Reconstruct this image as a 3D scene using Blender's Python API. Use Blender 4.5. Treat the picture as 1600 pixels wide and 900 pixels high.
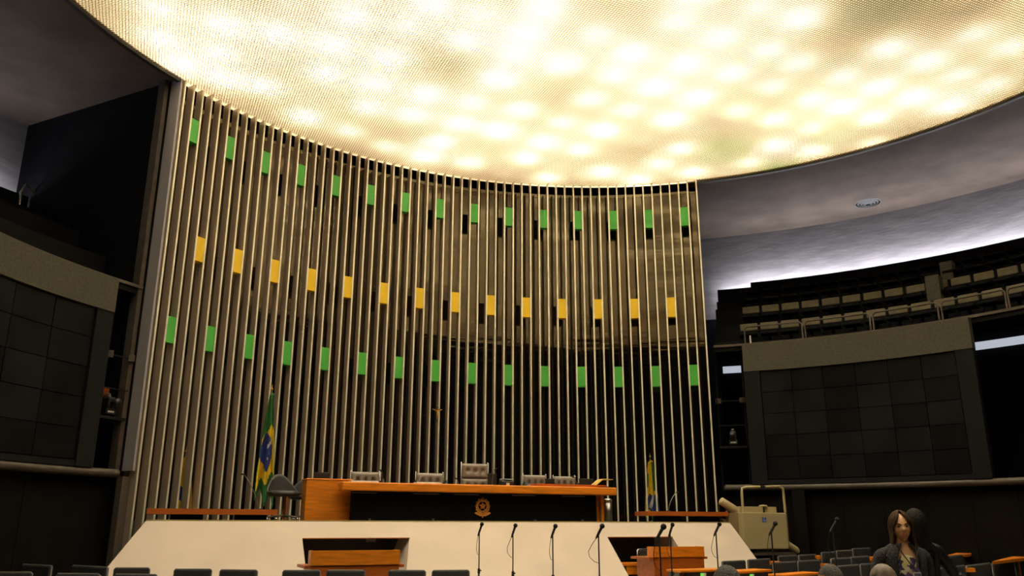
import bpy, bmesh, math, random
import numpy as np
from mathutils import Vector, Matrix, noise
sin, cos, pi, rad = math.sin, math.cos, math.pi, math.radians
random.seed(7)
for o in list(bpy.data.objects): bpy.data.objects.remove(o)
S = bpy.context.scene
COL = S.collection

# ------------------------------------------------------------------ camera
# world axes: x across the hall, y towards the stage wall, origin under the centre of the round ceiling
CAM = Vector((-6.143, -8.897, 1.6)); YAW = 0.412724; PITCH = 0.278199; ROLL = -0.0022693; FPX = 1296.1
_F = Vector((sin(YAW), cos(YAW), 0)); _R = Vector((cos(YAW), -sin(YAW), 0))
_fw = _F*cos(PITCH) + Vector((0, 0, sin(PITCH))); _up = -_F*sin(PITCH) + Vector((0, 0, cos(PITCH)))
_r2 = _R*cos(ROLL) - _up*sin(ROLL); _u2 = _R*sin(ROLL) + _up*cos(ROLL)
cam = bpy.data.cameras.new('camera'); camo = bpy.data.objects.new('camera', cam); COL.objects.link(camo)
cam.sensor_width = 36; cam.lens = FPX/1600*36; cam.clip_end = 200
m = Matrix.Identity(4)
for i in range(3): m[i][0] = _r2[i]; m[i][1] = _u2[i]; m[i][2] = -_fw[i]; m[i][3] = CAM[i]
camo.matrix_world = m; S.camera = camo
def ray(x, y): return _r2*((x-800)/FPX) + _u2*((450-y)/FPX) + _fw
def at_v(x, y, v): d = ray(x, y); return CAM + d*((v-CAM.y)/d.y)
def at_z(x, y, z): d = ray(x, y); return CAM + d*((z-CAM.z)/d.z)
def at_d(x, y, dist): d = ray(x, y); return CAM + d*(dist/math.hypot(d.x, d.y))
def at_R(x, y, R):
    d = ray(x, y); a = d.x*d.x+d.y*d.y; b = 2*(CAM.x*d.x+CAM.y*d.y); c = CAM.x**2+CAM.y**2-R*R
    return CAM + d*((-b+math.sqrt(b*b-4*a*c))/(2*a))

# ------------------------------------------------------------------ world, big lights, exposure
W = bpy.data.worlds.new('world'); S.world = W; W.use_nodes = True
W.node_tree.nodes['Background'].inputs[0].default_value = (.02, .02, .025, 1)
W.node_tree.nodes['Background'].inputs[1].default_value = .1
S.view_settings.view_transform = 'Standard'; S.view_settings.look = 'None'
S.view_settings.exposure = 0.15; S.view_settings.gamma = 1.0; S.view_settings.use_curve_mapping = False
CEIL = 10.2; RC = 9.722; RF = 9.633
def area(name, loc, size, power, col, spread=180, rot=(0, 0, 0), shape='DISK', sy=None):
    l = bpy.data.lights.new(name, 'AREA'); l.shape = shape; l.size = size
    if sy: l.size_y = sy
    l.energy = power; l.color = col; l.spread = rad(spread)
    o = bpy.data.objects.new(name, l); COL.objects.link(o); o.location = loc; o.rotation_euler = rot; return o
area('ceiling_louvre_light', (0, 0, CEIL-.06), 19.0, 640, (1, .87, .70), 122)

# ------------------------------------------------------------------ materials
def mat(name, col, rough=.6, metal=0, emit=None, estr=0, spec=None, noise_s=None, noise_a=.15, bump=0, bump_s=None, coat=0, stretch=None, stint=None):
    m = bpy.data.materials.new(name); m.use_nodes = True; n = m.node_tree.nodes; L = m.node_tree.links
    b = n['Principled BSDF']; b.inputs['Base Color'].default_value = (*col, 1); b.inputs['Roughness'].default_value = rough
    b.inputs['Metallic'].default_value = metal
    if spec is not None: b.inputs['Specular IOR Level'].default_value = spec
    if stint: b.inputs['Specular Tint'].default_value = (*stint, 1)
    if coat: b.inputs['Coat Weight'].default_value = coat
    if emit: b.inputs['Emission Color'].default_value = (*emit, 1); b.inputs['Emission Strength'].default_value = estr
    if noise_s or bump:
        tc = n.new('ShaderNodeTexCoord'); mp = n.new('ShaderNodeMapping'); L.new(tc.outputs['Object'], mp.inputs[0])
        if stretch: mp.inputs['Scale'].default_value = stretch
    if noise_s:
        t = n.new('ShaderNodeTexNoise'); t.inputs['Scale'].default_value = noise_s; t.inputs['Detail'].default_value = 5; L.new(mp.outputs[0], t.inputs[0])
        r = n.new('ShaderNodeMapRange'); r.inputs[3].default_value = 1-noise_a; r.inputs[4].default_value = 1+noise_a; r.inputs[1].default_value = .3; r.inputs[2].default_value = .7
        L.new(t.outputs[0], r.inputs[0])
        x = n.new('ShaderNodeVectorMath'); x.operation = 'SCALE'; x.inputs[0].default_value = col; L.new(r.outputs[0], x.inputs['Scale']); L.new(x.outputs[0], b.inputs['Base Color'])
    if bump:
        t2 = n.new('ShaderNodeTexNoise'); t2.inputs['Scale'].default_value = bump_s or 30; t2.inputs['Detail'].default_value = 4; L.new(mp.outputs[0], t2.inputs[0])
        bp = n.new('ShaderNodeBump'); bp.inputs['Strength'].default_value = bump; bp.inputs['Distance'].default_value = .02; L.new(t2.outputs[0], bp.inputs['Height']); L.new(bp.outputs[0], b.inputs['Normal'])
    return m
M = {}
M['fin'] = mat('bronze_fin', (.52, .43, .33), .42, .4, noise_s=2.0, noise_a=.18, stretch=(3, 3, .25))
M['edge'] = mat('cream_fin_edge', (.95, .90, .74), .38, .55)
M['green'] = mat('green_block', (.06, .42, .045), .45)
M['yellow'] = mat('yellow_block', (.92, .62, .008), .45)
M['gloss'] = mat('polished_black_panel', (.007, .0065, .006), .05, spec=1.1, bump=.16, bump_s=1.1, stretch=(.6, .6, 5), stint=(1, .84, .55))
M['black'] = mat('matt_black', (.008, .008, .009), .8, spec=.08)
M['darkwall'] = mat('dark_wall', (.006, .006, .0075), .75, spec=.08, noise_s=3, noise_a=.3)
M['brownwall'] = mat('dark_brown_wood', (.006, .005, .0045), .6, spec=.08, noise_s=2, noise_a=.25)
M['soffit'] = mat('plaster_soffit', (.135, .103, .08), .9, noise_s=1.2, noise_a=.22, bump=.35, bump_s=4)
M['cove'] = mat('plaster_cove', (.215, .205, .21), .9, noise_s=1.4, noise_a=.18, bump=.3, bump_s=4, stretch=(1, 1, 5))
M['rim'] = mat('dark_rim', (.03, .026, .02), .5)
M['podium'] = mat('cream_podium', (.58, .49, .40), .75, noise_s=1.3, noise_a=.06)
M['carpet'] = mat('green_carpet', (.10, .10, .07), .95, noise_s=40, noise_a=.3)
M['wood'] = mat('orange_wood', (.66, .20, .010), .38, noise_s=3, noise_a=.22, stretch=(1, 1, 8))
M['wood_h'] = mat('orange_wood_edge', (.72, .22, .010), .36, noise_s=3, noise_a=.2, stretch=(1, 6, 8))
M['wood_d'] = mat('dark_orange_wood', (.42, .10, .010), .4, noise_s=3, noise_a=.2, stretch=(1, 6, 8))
M['emblem'] = mat('carved_wood_emblem', (.75, .30, .04), .5)
M['leather'] = mat('black_leather', (.035, .033, .032), .42, bump=.3, bump_s=120)
M['tuft'] = mat('tufted_leather', (.23, .20, .17), .36, bump=.2, bump_s=120)
M['chrome'] = mat('chrome', (.65, .64, .62), .2, 1)
M['steel'] = mat('brushed_steel', (.38, .37, .35), .35, 1)
M['seat'] = mat('seat_fabric', (.028, .029, .03), .8, noise_s=60, noise_a=.25)
M['seat_edge'] = mat('seat_edge', (.13, .13, .125), .45)
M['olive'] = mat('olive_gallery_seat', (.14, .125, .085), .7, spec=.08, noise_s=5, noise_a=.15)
M['board'] = mat('grey_board_frame', (.075, .071, .056), .7, spec=.08, noise_s=30, noise_a=.2)
M['boardpost'] = mat('dark_board_post', (.011, .011, .012), .7, spec=.08, noise_s=30, noise_a=.2)
M['screen'] = mat('dark_screen', (.005, .005, .006), .5, spec=.08, noise_s=1.2, noise_a=.5)
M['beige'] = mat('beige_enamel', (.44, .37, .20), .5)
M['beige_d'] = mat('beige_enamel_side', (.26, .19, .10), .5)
M['plastic'] = mat('black_plastic', (.012, .012, .013), .45)
M['foam'] = mat('microphone_foam', (.01, .01, .01), .9)
M['ledge'] = mat('brown_ledge', (.07, .055, .04), .5, noise_s=8, noise_a=.25)
M['post'] = mat('brown_post', (.085, .066, .05), .6)
M['white'] = mat('white_paper', (.75, .74, .7), .6)
M['greenlamp'] = mat('green_indicator', (.1, .5, .05), .5, emit=(.25, .9, .12), estr=.5)
M['blue'] = mat('sign_blue', (.03, .10, .45), .5)
M['gold'] = mat('gold', (.75, .42, .06), .3, .8)
M['cross'] = mat('dark_cross_wood', (.06, .018, .01), .6)
M['fl_green'] = mat('flag_green', (.012, .13, .02), .75, noise_s=9, noise_a=.3)
M['fl_yellow'] = mat('flag_yellow', (.82, .55, .01), .7, noise_s=9, noise_a=.15)
M['fl_blue'] = mat('flag_blue', (.015, .035, .24), .7, noise_s=9, noise_a=.2)
M['fl_white'] = mat('flag_white', (.6, .62, .66), .7)
M['fl_amber'] = mat('flag_amber', (.45, .25, .02), .7, noise_s=9, noise_a=.2)
M['skin'] = mat('skin', (.80, .44, .22), .5)
M['lips'] = mat('lips', (.40, .10, .07), .45)
M['eye'] = mat('eye', (.03, .02, .015), .2)
M['hair'] = mat('brown_hair', (.06, .032, .014), .45, spec=.08, noise_s=14, noise_a=.5, stretch=(4, 4, .4), bump=.6, bump_s=60)
M['hairblack'] = mat('black_hair', (.012, .011, .010), .5, spec=.08, noise_s=40, noise_a=.4, bump=.6, bump_s=80)
M['hairgrey'] = mat('greying_hair', (.075, .072, .065), .7, noise_s=90, noise_a=.5, bump=.8, bump_s=120)
M['bald'] = mat('bald_scalp', (.16, .12, .09), .5, noise_s=30, noise_a=.3)
M['jacket'] = mat('black_jacket', (.045, .046, .046), .65, spec=.08, noise_s=70, noise_a=.5, bump=.7, bump_s=90)
M['leatherjacket'] = mat('black_leather_jacket', (.014, .014, .015), .3, bump=.5, bump_s=14)
M['trousers'] = mat('black_trousers', (.012, .012, .014), .85)
def blouse():
    m = mat('floral_blouse', (.3, .25, .3), .7); n = m.node_tree.nodes; L = m.node_tree.links
    tc = n.new('ShaderNodeTexCoord'); v = n.new('ShaderNodeTexVoronoi'); v.inputs['Scale'].default_value = 26
    L.new(tc.outputs['Object'], v.inputs[0]); r = n.new('ShaderNodeValToRGB'); r.color_ramp.interpolation = 'CONSTANT'
    e = r.color_ramp.elements; e[0].color = (.03, .02, .06, 1); e[1].position = .34; e[1].color = (.62, .56, .42, 1)
    for p, c in ((.55, (.16, .10, .26, 1)), (.75, (.55, .48, .2, 1))):
        q = e.new(p); q.color = c
    s = n.new('ShaderNodeSeparateColor'); L.new(v.outputs['Color'], s.inputs[0]); L.new(s.outputs[0], r.inputs[0])
    L.new(r.outputs[0], n['Principled BSDF'].inputs['Base Color']); return m
M['blouse'] = blouse()

# ------------------------------------------------------------------ mesh builder
class MB:
    def __init__(s): s.v = []; s.f = []; s.m = []; s.sm = []
    def add(s, v, f, mi=0, smooth=False):
        k = len(s.v); s.v += [tuple(p) for p in v]; s.f += [tuple(i+k for i in q) for q in f]; s.m += [mi]*len(f); s.sm += [smooth]*len(f)
    def box(s, c, d, mi=0, R=None):
        x, y, z = d[0]/2, d[1]/2, d[2]/2
        v = [Vector((a*x, b*y, e*z)) for e in (-1, 1) for a, b in ((-1, -1), (1, -1), (1, 1), (-1, 1))]
        if R is not None: v = [R @ p for p in v]
        c = Vector(c); s.add([p+c for p in v], [(3, 2, 1, 0), (4, 5, 6, 7), (0, 1, 5, 4), (1, 2, 6, 5), (2, 3, 7, 6), (3, 0, 4, 7)], mi)
    def hexa(s, v, mi=0):  # 8 corners, bottom ring then top ring
        s.add(v, [(3, 2, 1, 0), (4, 5, 6, 7), (0, 1, 5, 4), (1, 2, 6, 5), (2, 3, 7, 6), (3, 0, 4, 7)], mi)
    def prism(s, poly, off, mi=0):  # poly list of 3-D points, extruded by off
        n = len(poly); off = Vector(off); v = [Vector(p) for p in poly]; v += [p+off for p in v]
        s.add(v, [tuple(range(n))[::-1], tuple(range(n, 2*n))]+[(i, (i+1) % n, n+(i+1) % n, n+i) for i in range(n)], mi)
    def tube(s, path, r, mi=0, n=8, caps=True):
        path = [Vector(p) for p in path]; rs = r if isinstance(r, (list, tuple)) else [r]*len(path); V = []; prev = None
        for i, p in enumerate(path):
            t = (path[min(i+1, len(path)-1)]-path[max(i-1, 0)]).normalized()
            if prev is None: a = t.orthogonal().normalized()
            else: a = (prev-t*prev.dot(t)).normalized()
            prev = a; b = t.cross(a)
            V += [p+(a*cos(2*pi*k/n)+b*sin(2*pi*k/n))*rs[i] for k in range(n)]
        F = [(i*n+k, i*n+(k+1) % n, (i+1)*n+(k+1) % n, (i+1)*n+k) for i in range(len(path)-1) for k in range(n)]
        s.add(V, F, mi, True)
        if caps: s.add(V[:n], [tuple(range(n))[::-1]], mi); s.add(V[-n:], [tuple(range(n))], mi)
    def lathe(s, prof, c=(0, 0, 0), mi=0, n=24, R=None):
        V = []; c = Vector(c)
        for r, z in prof:
            for k in range(n):
                p = Vector((r*cos(2*pi*k/n), r*sin(2*pi*k/n), z)); V.append((R @ p if R is not None else p)+c)
        s.add(V, [(i*n+k, i*n+(k+1) % n, (i+1)*n+(k+1) % n, (i+1)*n+k) for i in range(len(prof)-1) for k in range(n)], mi, True)
    def sphere(s, c, r, mi=0, n=16, k=10, R=None):
        r = r if isinstance(r, (list, tuple)) else (r, r, r); V = []; c = Vector(c)
        for i in range(k+1):
            t = pi*i/k
            for j in range(n):
                p = Vector((r[0]*sin(t)*cos(2*pi*j/n), r[1]*sin(t)*sin(2*pi*j/n), -r[2]*cos(t))); V.append((R @ p if R is not None else p)+c)
        s.add(V, [(i*n+j, i*n+(j+1) % n, (i+1)*n+(j+1) % n, (i+1)*n+j) for i in range(k) for j in range(n)], mi, True)
    def arc(s, R0, R1, a0, a1, z0, z1, n=24, mi=0):  # curved slab, degrees; z may be (inner, outer)
        zi = z0 if isinstance(z0, tuple) else (z0, z0); zo = z1 if isinstance(z1, tuple) else (z1, z1); V = []
        for i in range(n+1):
            a = rad(a0+(a1-a0)*i/n); c, q = cos(a), sin(a)
            V += [(R0*c, R0*q, zi[0]), (R1*c, R1*q, zi[1]), (R1*c, R1*q, zo[1]), (R0*c, R0*q, zo[0])]
        F = [(i*4+k, i*4+(k+1) % 4, i*4+4+(k+1) % 4, i*4+4+k) for i in range(n) for k in range(4)]+[(0, 1, 2, 3), (n*4+3, n*4+2, n*4+1, n*4)]
        s.add(V, F, mi)
    def mesh(s, name, mats):
        me = bpy.data.meshes.new(name); me.from_pydata(s.v, [], s.f); mats = mats if isinstance(mats, (list, tuple)) else [mats]
        for q in mats: me.materials.append(M[q] if isinstance(q, str) else q)
        me.polygons.foreach_set('material_index', s.m); me.polygons.foreach_set('use_smooth', s.sm); me.update()
        bm = bmesh.new(); bm.from_mesh(me); bmesh.ops.recalc_face_normals(bm, faces=bm.faces); bm.to_mesh(me); bm.free()
        return me
    def build(s, name, mats, parent=None, loc=None, bevel=0):
        o = bpy.data.objects.new(name, s.mesh(name, mats)); COL.objects.link(o)
        if parent: o.parent = parent
        if loc is not None: o.location = loc
        if bevel:
            b = o.modifiers.new('bevel', 'BEVEL'); b.width = bevel; b.segments = 2; b.limit_method = 'ANGLE'
        return o
def tag(o, label=None, cat=None, group=None, kind=None):
    if label: o['label'] = label
    if cat: o['category'] = cat
    if group: o['group'] = group
    if kind: o['kind'] = kind
    return o
def thing(name, label, cat, loc=(0, 0, 0), rz=0, group=None):
    o = bpy.data.objects.new(name, None); COL.objects.link(o); o.location = loc; o.rotation_euler = (0, 0, rz); o.empty_display_size = .2
    return tag(o, label, cat, group)
def dup(root, loc, rz, label=None, group=None):
    r = root.copy(); COL.objects.link(r); r.location = loc; r.rotation_euler = (0, 0, rz)
    if label: r['label'] = label
    if group: r['group'] = group
    for ch in list(root.children):
        c = ch.copy(); COL.objects.link(c); c.parent = r
        for g in list(ch.children):
            d = g.copy(); COL.objects.link(d); d.parent = c
    return r
def struct(name, mb, mats, parent=None, **k):
    o = mb.build(name, mats, parent, **k)
    if not parent: o['kind'] = 'structure'
    return o
ORD = ['first', 'second', 'third', 'fourth', 'fifth', 'sixth', 'seventh', 'eighth', 'ninth', 'tenth', 'eleventh', 'twelfth', 'thirteenth', 'fourteenth', 'fifteenth', 'sixteenth', 'seventeenth', 'eighteenth', 'nineteenth', 'twentieth']

# ------------------------------------------------------------------ setting: shell
b = MB(); b.box((0, 0, -.1), (30, 30, .2)); struct('floor', b, 'carpet')
A1, A60 = 129.87, 50.13
b = MB(); b.arc(9.80, 14.45, A1, A60+361.3, CEIL, CEIL+.3, 96); struct('ceiling', b, 'soffit')
b = MB(); b.arc(0.001, 14.45, 0, 360, CEIL+1.6, CEIL+1.7, 64); struct('ceiling_slab', b, 'darkwall')
b = MB(); b.arc(9.80, 9.9, 0, 360, CEIL+.3, CEIL+1.6, 96); b.arc(9.87, 10.7, A60, A1, CEIL+.01, CEIL+.3, 48); struct('ceiling_plenum', b, 'darkwall')
A1, A60 = 129.87, 50.13
b = MB(); b.arc(14.4, 14.6, 0, 180, 7.6, CEIL, 96); struct('wall_cove', b, 'cove')
b = MB(); b.arc(14.4, 14.6, 0, 180, 0, 7.6, 96); b.arc(14.4, 14.6, 180, 360, 0, CEIL, 64); struct('wall_outer', b, 'darkwall')
# luminous ceiling
lc = thing('luminous_ceiling', 'big round glowing ceiling of fine square louvres over the hall', 'ceiling light', (0, 0, 0))
b = MB(); b.arc(9.71, 9.80, A1, A60+360, CEIL-.06, CEIL+.3, 128); b.build('frame_ring', 'rim', lc)
def diffuser_mat():
    m = bpy.data.materials.new('warm_diffuser'); m.use_nodes = True; n = m.node_tree.nodes; L = m.node_tree.links; n.clear()
    out = n.new('ShaderNodeOutputMaterial'); tr = n.new('ShaderNodeBsdfTranslucent'); em = n.new('ShaderNodeEmission'); ad = n.new('ShaderNodeAddShader')
    g = n.new('ShaderNodeTexCoord'); t = n.new('ShaderNodeTexNoise'); t.inputs['Scale'].default_value = .38; t.inputs['Detail'].default_value = 3; L.new(g.outputs['Object'], t.inputs[0])
    r = n.new('ShaderNodeValToRGB'); e = r.color_ramp.elements
    e[0].position = .32; e[0].color = (.46, .32, .12, 1); e[1].position = .66; e[1].color = (.98, .78, .38, 1)
    q = e.new(.45); q.color = (.78, .48, .19, 1); q = e.new(.54); q.color = (.90, .64, .27, 1)
    L.new(t.outputs[0], r.inputs[0]); col = r.outputs[0]
    for (x, y, rr, c) in ((5.75, 5.7, 1.3, (.42, .62, .08, 1)), (7.6, 6.0, .9, (.40, .62, .07, 1)), (7.6, 4.0, 1.0, (.50, .64, .16, 1)), (4.4, -.1, 1.9, (.30, .27, .06, 1)), (4.5, 4.7, .75, (.45, .33, .12, 1)), (-1.35, 4.5, 1.1, (.40, .27, .08, 1)), (.86, 4.1, .45, (.35, .25, .09, 1)), (5.6, 1.6, .9, (.42, .36, .13, 1)), (7.0, 5.2, .8, (.62, .48, .40, 1)), (-1.2, 8.0, .6, (.62, .44, .2, 1)), (-3.7, 7.0, .5, (.72, .45, .2, 1))):
        d = n.new('ShaderNodeVectorMath'); d.operation = 'DISTANCE'; L.new(g.outputs['Object'], d.inputs[0]); d.inputs[1].default_value = (x, y, 0)
        mr = n.new('ShaderNodeMapRange'); mr.interpolation_type = 'SMOOTHSTEP'; mr.inputs[1].default_value = rr; mr.inputs[2].default_value = rr*.15; mr.inputs[3].default_value = 0; mr.inputs[4].default_value = .95; L.new(d.outputs['Value'], mr.inputs[0])
        mx = n.new('ShaderNodeMix'); mx.data_type = 'RGBA'; L.new(mr.outputs[0], mx.inputs[0]); L.new(col, mx.inputs[6]); mx.inputs[7].default_value = c; col = mx.outputs[2]
    L.new(col, em.inputs[0]); em.inputs[1].default_value = .80; tr.inputs[0].default_value = (.95, .88, .72, 1)
    L.new(tr.outputs[0], ad.inputs[0]); L.new(em.outputs[0], ad.inputs[1]); L.new(ad.outputs[0], out.inputs[0]); return m
b = MB(); nn = 128; V = [(0, 0, 0)]+[(9.72*cos(2*pi*k/nn), 9.72*sin(2*pi*k/nn), 0) for k in range(nn)]
b.add(V, [(0, 1+(k+1) % nn, 1+k) for k in range(nn)]); b.v += []
V = []
for k in range(49):
    a = rad(A60+(A1-A60)*k/48); V += [(9.7*cos(a), 9.7*sin(a), .001), (9.87*cos(a), 9.87*sin(a), .001)]
b.add(V, [(2*k, 2*k+1, 2*k+3, 2*k+2) for k in range(48)])
b.build('diffuser', diffuser_mat(), lc, loc=(0, 0, CEIL+.03))
b = MB(); pitch = .052; k = int(9.7/pitch)
for i in range(-k, k+1):
    x = i*pitch; h = math.sqrt(max(9.71**2-x*x, 0)); w = .005; z0, z1 = CEIL-.002, CEIL+.006
    if h < .1: continue
    b.add([(x-w, -h, z0), (x+w, -h, z0), (x+w, h, z0), (x-w, h, z0), (x-w, -h, z1), (x+w, -h, z1), (x+w, h, z1), (x-w, h, z1)], [(0, 1, 2, 3), (1, 2, 6, 5), (3, 0, 4, 7)])
    z0 += .001; b.add([(-h, x-w, z0), (-h, x+w, z0), (h, x+w, z0), (h, x-w, z0), (-h, x-w, z1), (-h, x+w, z1), (h, x+w, z1), (h, x-w, z1)], [(0, 1, 2, 3), (1, 2, 6, 5), (3, 0, 4, 7)])
gr = b.build('louvre_grid', mat('tan_louvre', (.50, .34, .15), .5), lc); gr['kind'] = 'stuff'
LIT = [(-6.74, 5.07), (-5.65, 5.15), (-6.69, 6.06), (-4.73, 5.03), (-5.64, 6.13), (-3.62, 3.94), (-2.64, 3.82), (-1.53, 3.82), (-5.49, 7.09), (-4.72, 7.08), (-3.64, 6.06), (-2.67, 4.99), (-2.65, 6.03), (-1.58, 6.03), (-2.54, 7.06), (-3.69, 8.07), (-2.66, 8.36), (-1.55, 7.03), (-0.58, 5.97), (0.53, 5.85), (-0.42, 4.85), (0.51, 3.83), (-0.5, 3.86), (-0.46, 6.97), (0.47, 6.96), (-0.58, 8.07), (-1.64, 8.8), (0.49, 8.84), (1.62, 8.06), (1.66, 7.08), (-0.64, 8.94), (2.64, 8.91), (-3.74, 4.98), (-0.62, 3.15), (-2.43, 3.06), (-0.62, 2.36), (0.6, 2.67), (1.74, 1.73), (2.75, 0.81), (3.64, 0.77), (2.72, 1.83), (3.81, 1.81), (2.7, 2.86), (3.75, 2.78), (4.83, 2.88), (5.87, 0.85), (5.83, 1.97), (6.8, 2.0), (5.94, 2.93), (6.92, -0.15), (6.9, 0.88), (7.92, 0.99), (7.84, 2.0), (8.86, 1.01), (7.91, -0.1), (8.82, 1.96), (7.78, 3.05), (3.69, 3.87), (4.85, 3.97), (5.85, 3.97), (6.88, 3.95), (3.72, 4.92), (2.65, 4.91), (1.66, 4.83), (1.65, 3.77), (2.65, 3.85), (1.62, 6.01), (2.63, 6.0), (2.64, 7.09), (4.81, 6.05), (4.81, 7.01), (5.86, 7.09), (6.79, 6.04), (6.72, 4.98), (7.77, 4.89), (8.73, 4.01), (6.8, 7.07), (4.86, 8.06), (3.78, 8.01), (-6.29, 6.84)]
rl = random.Random(3)
pts = [(x, y, 1) for x, y in LIT]
for i in range(-9, 10):
    for j in range(-9, 10):
        x, y = .5+1.045*i, -.1+1.02*j
        if x*x+y*y > 9.3**2 or min((x-a)**2+(y-c)**2 for a, c in LIT) < .6: continue
        if (x-4.4)**2+(y+.1)**2 < 1.6**2 or (x+1.35)**2+(y-4.6)**2 < .8: continue
        pts.append((x, y, rl.choice((.15, .5, .9, 1)) if y < 3.2 else .12))
for i, (x, y, w) in enumerate(pts):
    l = bpy.data.lights.new('tube_lamp', 'POINT'); l.energy = 24*w*rl.uniform(.6, 1.5); l.shadow_soft_size = .12; l.color = (1, .92, .72)
    o = bpy.data.objects.new('tube_lamp', l); COL.objects.link(o); o.location = (x, y, CEIL+.03+.33); o.parent = lc

# ------------------------------------------------------------------ stage wall: black panels, 60 fins, 44 coloured blocks
b = MB(); b.arc(10.12, 10.27, A60+.1, A1+.4, 0, CEIL+.02, 60); wb = struct('wall_back', b, 'gloss')
def fin_ang(k): return rad(A1-(k-1)*(A1-A60)/59)
fm = MB(); fw, fd = .036, .185
fm.box((fd/2+.012, 0, CEIL/2), (fd, .022, CEIL-.004), 0)
fm.box((.006, 0, CEIL/2), (.014, fw, CEIL-.004), 1)
fin_me = fm.mesh('fin', ['fin', 'edge'])
for k in range(1, 61):
    o = bpy.data.objects.new('fin', fin_me); COL.objects.link(o); a = fin_ang(k); o.parent = wb
    o.location = (RF*cos(a), RF*sin(a), 0); o.rotation_euler = (0, 0, a)
bmh = MB(); bmh.box((.075, 0, 0), (.15, .2, .5)); bme = {c: bmh.mesh('color_block', c) for c in ('green', 'yellow')}
for c, k0, n, z in (('green', 2, 15, 9.229), ('yellow', 4, 14, 6.844), ('green', 2, 15, 5.115)):
    for i in range(n):
        o = bpy.data.objects.new(c+'_block', bme[c]); COL.objects.link(o); o.parent = wb
        a = (fin_ang(k0+4*i)+fin_ang(k0+4*i+1))/2; R = RF+.012; o.location = (R*cos(a), R*sin(a), z); o.rotation_euler = (0, 0, a)
# end returns of the stage wall
def radial(name, ang, R0, R1, z0, z1, th, mats, ang1=None, parent=None):
    a = rad(ang); a1 = rad(ang if ang1 is None else ang1); p = Vector((R0*cos(a), R0*sin(a), 0)); q = Vector((R1*cos(a1), R1*sin(a1), 0))
    d = (q-p).normalized(); nrm = Vector((-d.y, d.x, 0))*th/2; b = MB()
    b.hexa([p-nrm+Vector((0, 0, z0)), q-nrm+Vector((0, 0, z0)), q+nrm+Vector((0, 0, z0)), p+nrm+Vector((0, 0, z0)), p-nrm+Vector((0, 0, z1)), q-nrm+Vector((0, 0, z1)), q+nrm+Vector((0, 0, z1)), p+nrm+Vector((0, 0, z1))])
    return struct(name, b, mats, parent)
radial('wall_left', A1+.35, 9.95, 14.45, 0, CEIL, .06, 'darkwall')
radial('wall_right', A60+.1, 9.68, 14.45, 0, CEIL, .03, 'black', 51.5)
M['returnmetal'] = mat('grey_end_fin', (.42, .40, .42), .5, .3)
radial('trim_1', A1+.32, 9.68, 10.0, 2.5, CEIL, .05, 'returnmetal')
radial('trim_2', A1+.9, 9.98, 10.16, 2.5, CEIL, .09, 'ledge')

# ------------------------------------------------------------------ side galleries
SIDES = (('left', A1+.7, 178, 1), ('right', A60-.9, -2, -1))
for nm, a0, a1, sg in SIDES:
    b = MB(); b.arc(10.0, 13.9, a0, a1, (5.72, 6.9), (5.86, 7.04), 40)
    rows = ((10.15, 11.1, 5.95), (11.1, 12.0, 6.62), (12.0, 12.9, 7.3), (12.9, 13.9, 7.75))
    for R0, R1, z in rows: b.arc(R0, R1, a0, a1, z-.9 if R0 > 10.5 else 5.8, z, 40)
    b.arc(13.84, 13.9, a0+sg*4.0, a1, 6.9, 8.5, 40); b.arc(13.84, 13.9, a0, a0+sg*4.0, 6.9, 8.36, 8)
    struct('balcony_'+nm, b, 'black')
    b = MB(); b.arc(9.96, 10.02, a0, a1, 5.83, 5.885, 60); struct('trim_balcony_'+nm, b, 'ledge')
    # bright cove tube behind the gallery back wall
    b = MB(); b.arc(14.02, 14.07, a0+sg*4.1, a1, 8.43, 8.48, 40); b.arc(14.02, 14.07, a0+sg*.6, a0+sg*3.9, 8.28, 8.33, 8)
    M['tube_'+nm] = mat('cove_tube_'+nm, (1, 1, 1), .5, emit=(.93, .92, 1.0), estr=74 if nm == 'right' else 28)
    c = b.build('cove_light', 'tube_'+nm); tag(c, 'cool white cove lighting line behind the top of the %s gallery' % nm, 'cove light')
    # strip light in the dark void under the gallery
    b = MB(); b.arc(12.5, 12.56, a0+sg*.3, a1, 5.62, 5.80, 40)
    M['strip_'+nm] = mat('strip_'+nm, (1, 1, 1), .5, emit=(.62, .68, .78), estr=.62)
    c = b.build('strip_light', 'strip_'+nm); tag(c, 'cold white strip of light in the dark void under the %s gallery' % nm, 'strip light')
    b = MB(); b.arc(12.62, 12.7, a0, a1, 0, 6.6, 40); struct('wall_booth_'+nm, b, 'black')
    # lower wall with ledge
    b = MB(); b.arc(10.1, 10.25, a0, a1, 0, 2.42, 40)
    lo = struct('wall_lower_'+nm, b, 'brownwall')
    wpn = MB(); wpn.box((0, 0, 1.19), (.02, .84, 2.2)); me = wpn.mesh('wall_panel', 'brownwall')
    for i in range(9):
        a = rad(a0+sg*(5+4.95*(i+.5))); o = bpy.data.objects.new('wall_panel', me); COL.objects.link(o); o.parent = lo
        o.location = (10.09*cos(a), 10.09*sin(a), 0); o.rotation_euler = (0, 0, a)
    b = MB(); b.arc(9.9, 12.7, a0+sg*.2, a1, 2.40, 2.50, 60); b.tube([(9.93*cos(rad(a0+sg*(.4+(abs(a1-a0)-.8)*i/40))), 9.93*sin(rad(a0+sg*(.4+(abs(a1-a0)-.8)*i/40))), 2.45) for i in range(41)], .075, 0, 10)
    struct('trim_ledge_'+nm, b, 'ledge')
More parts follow.
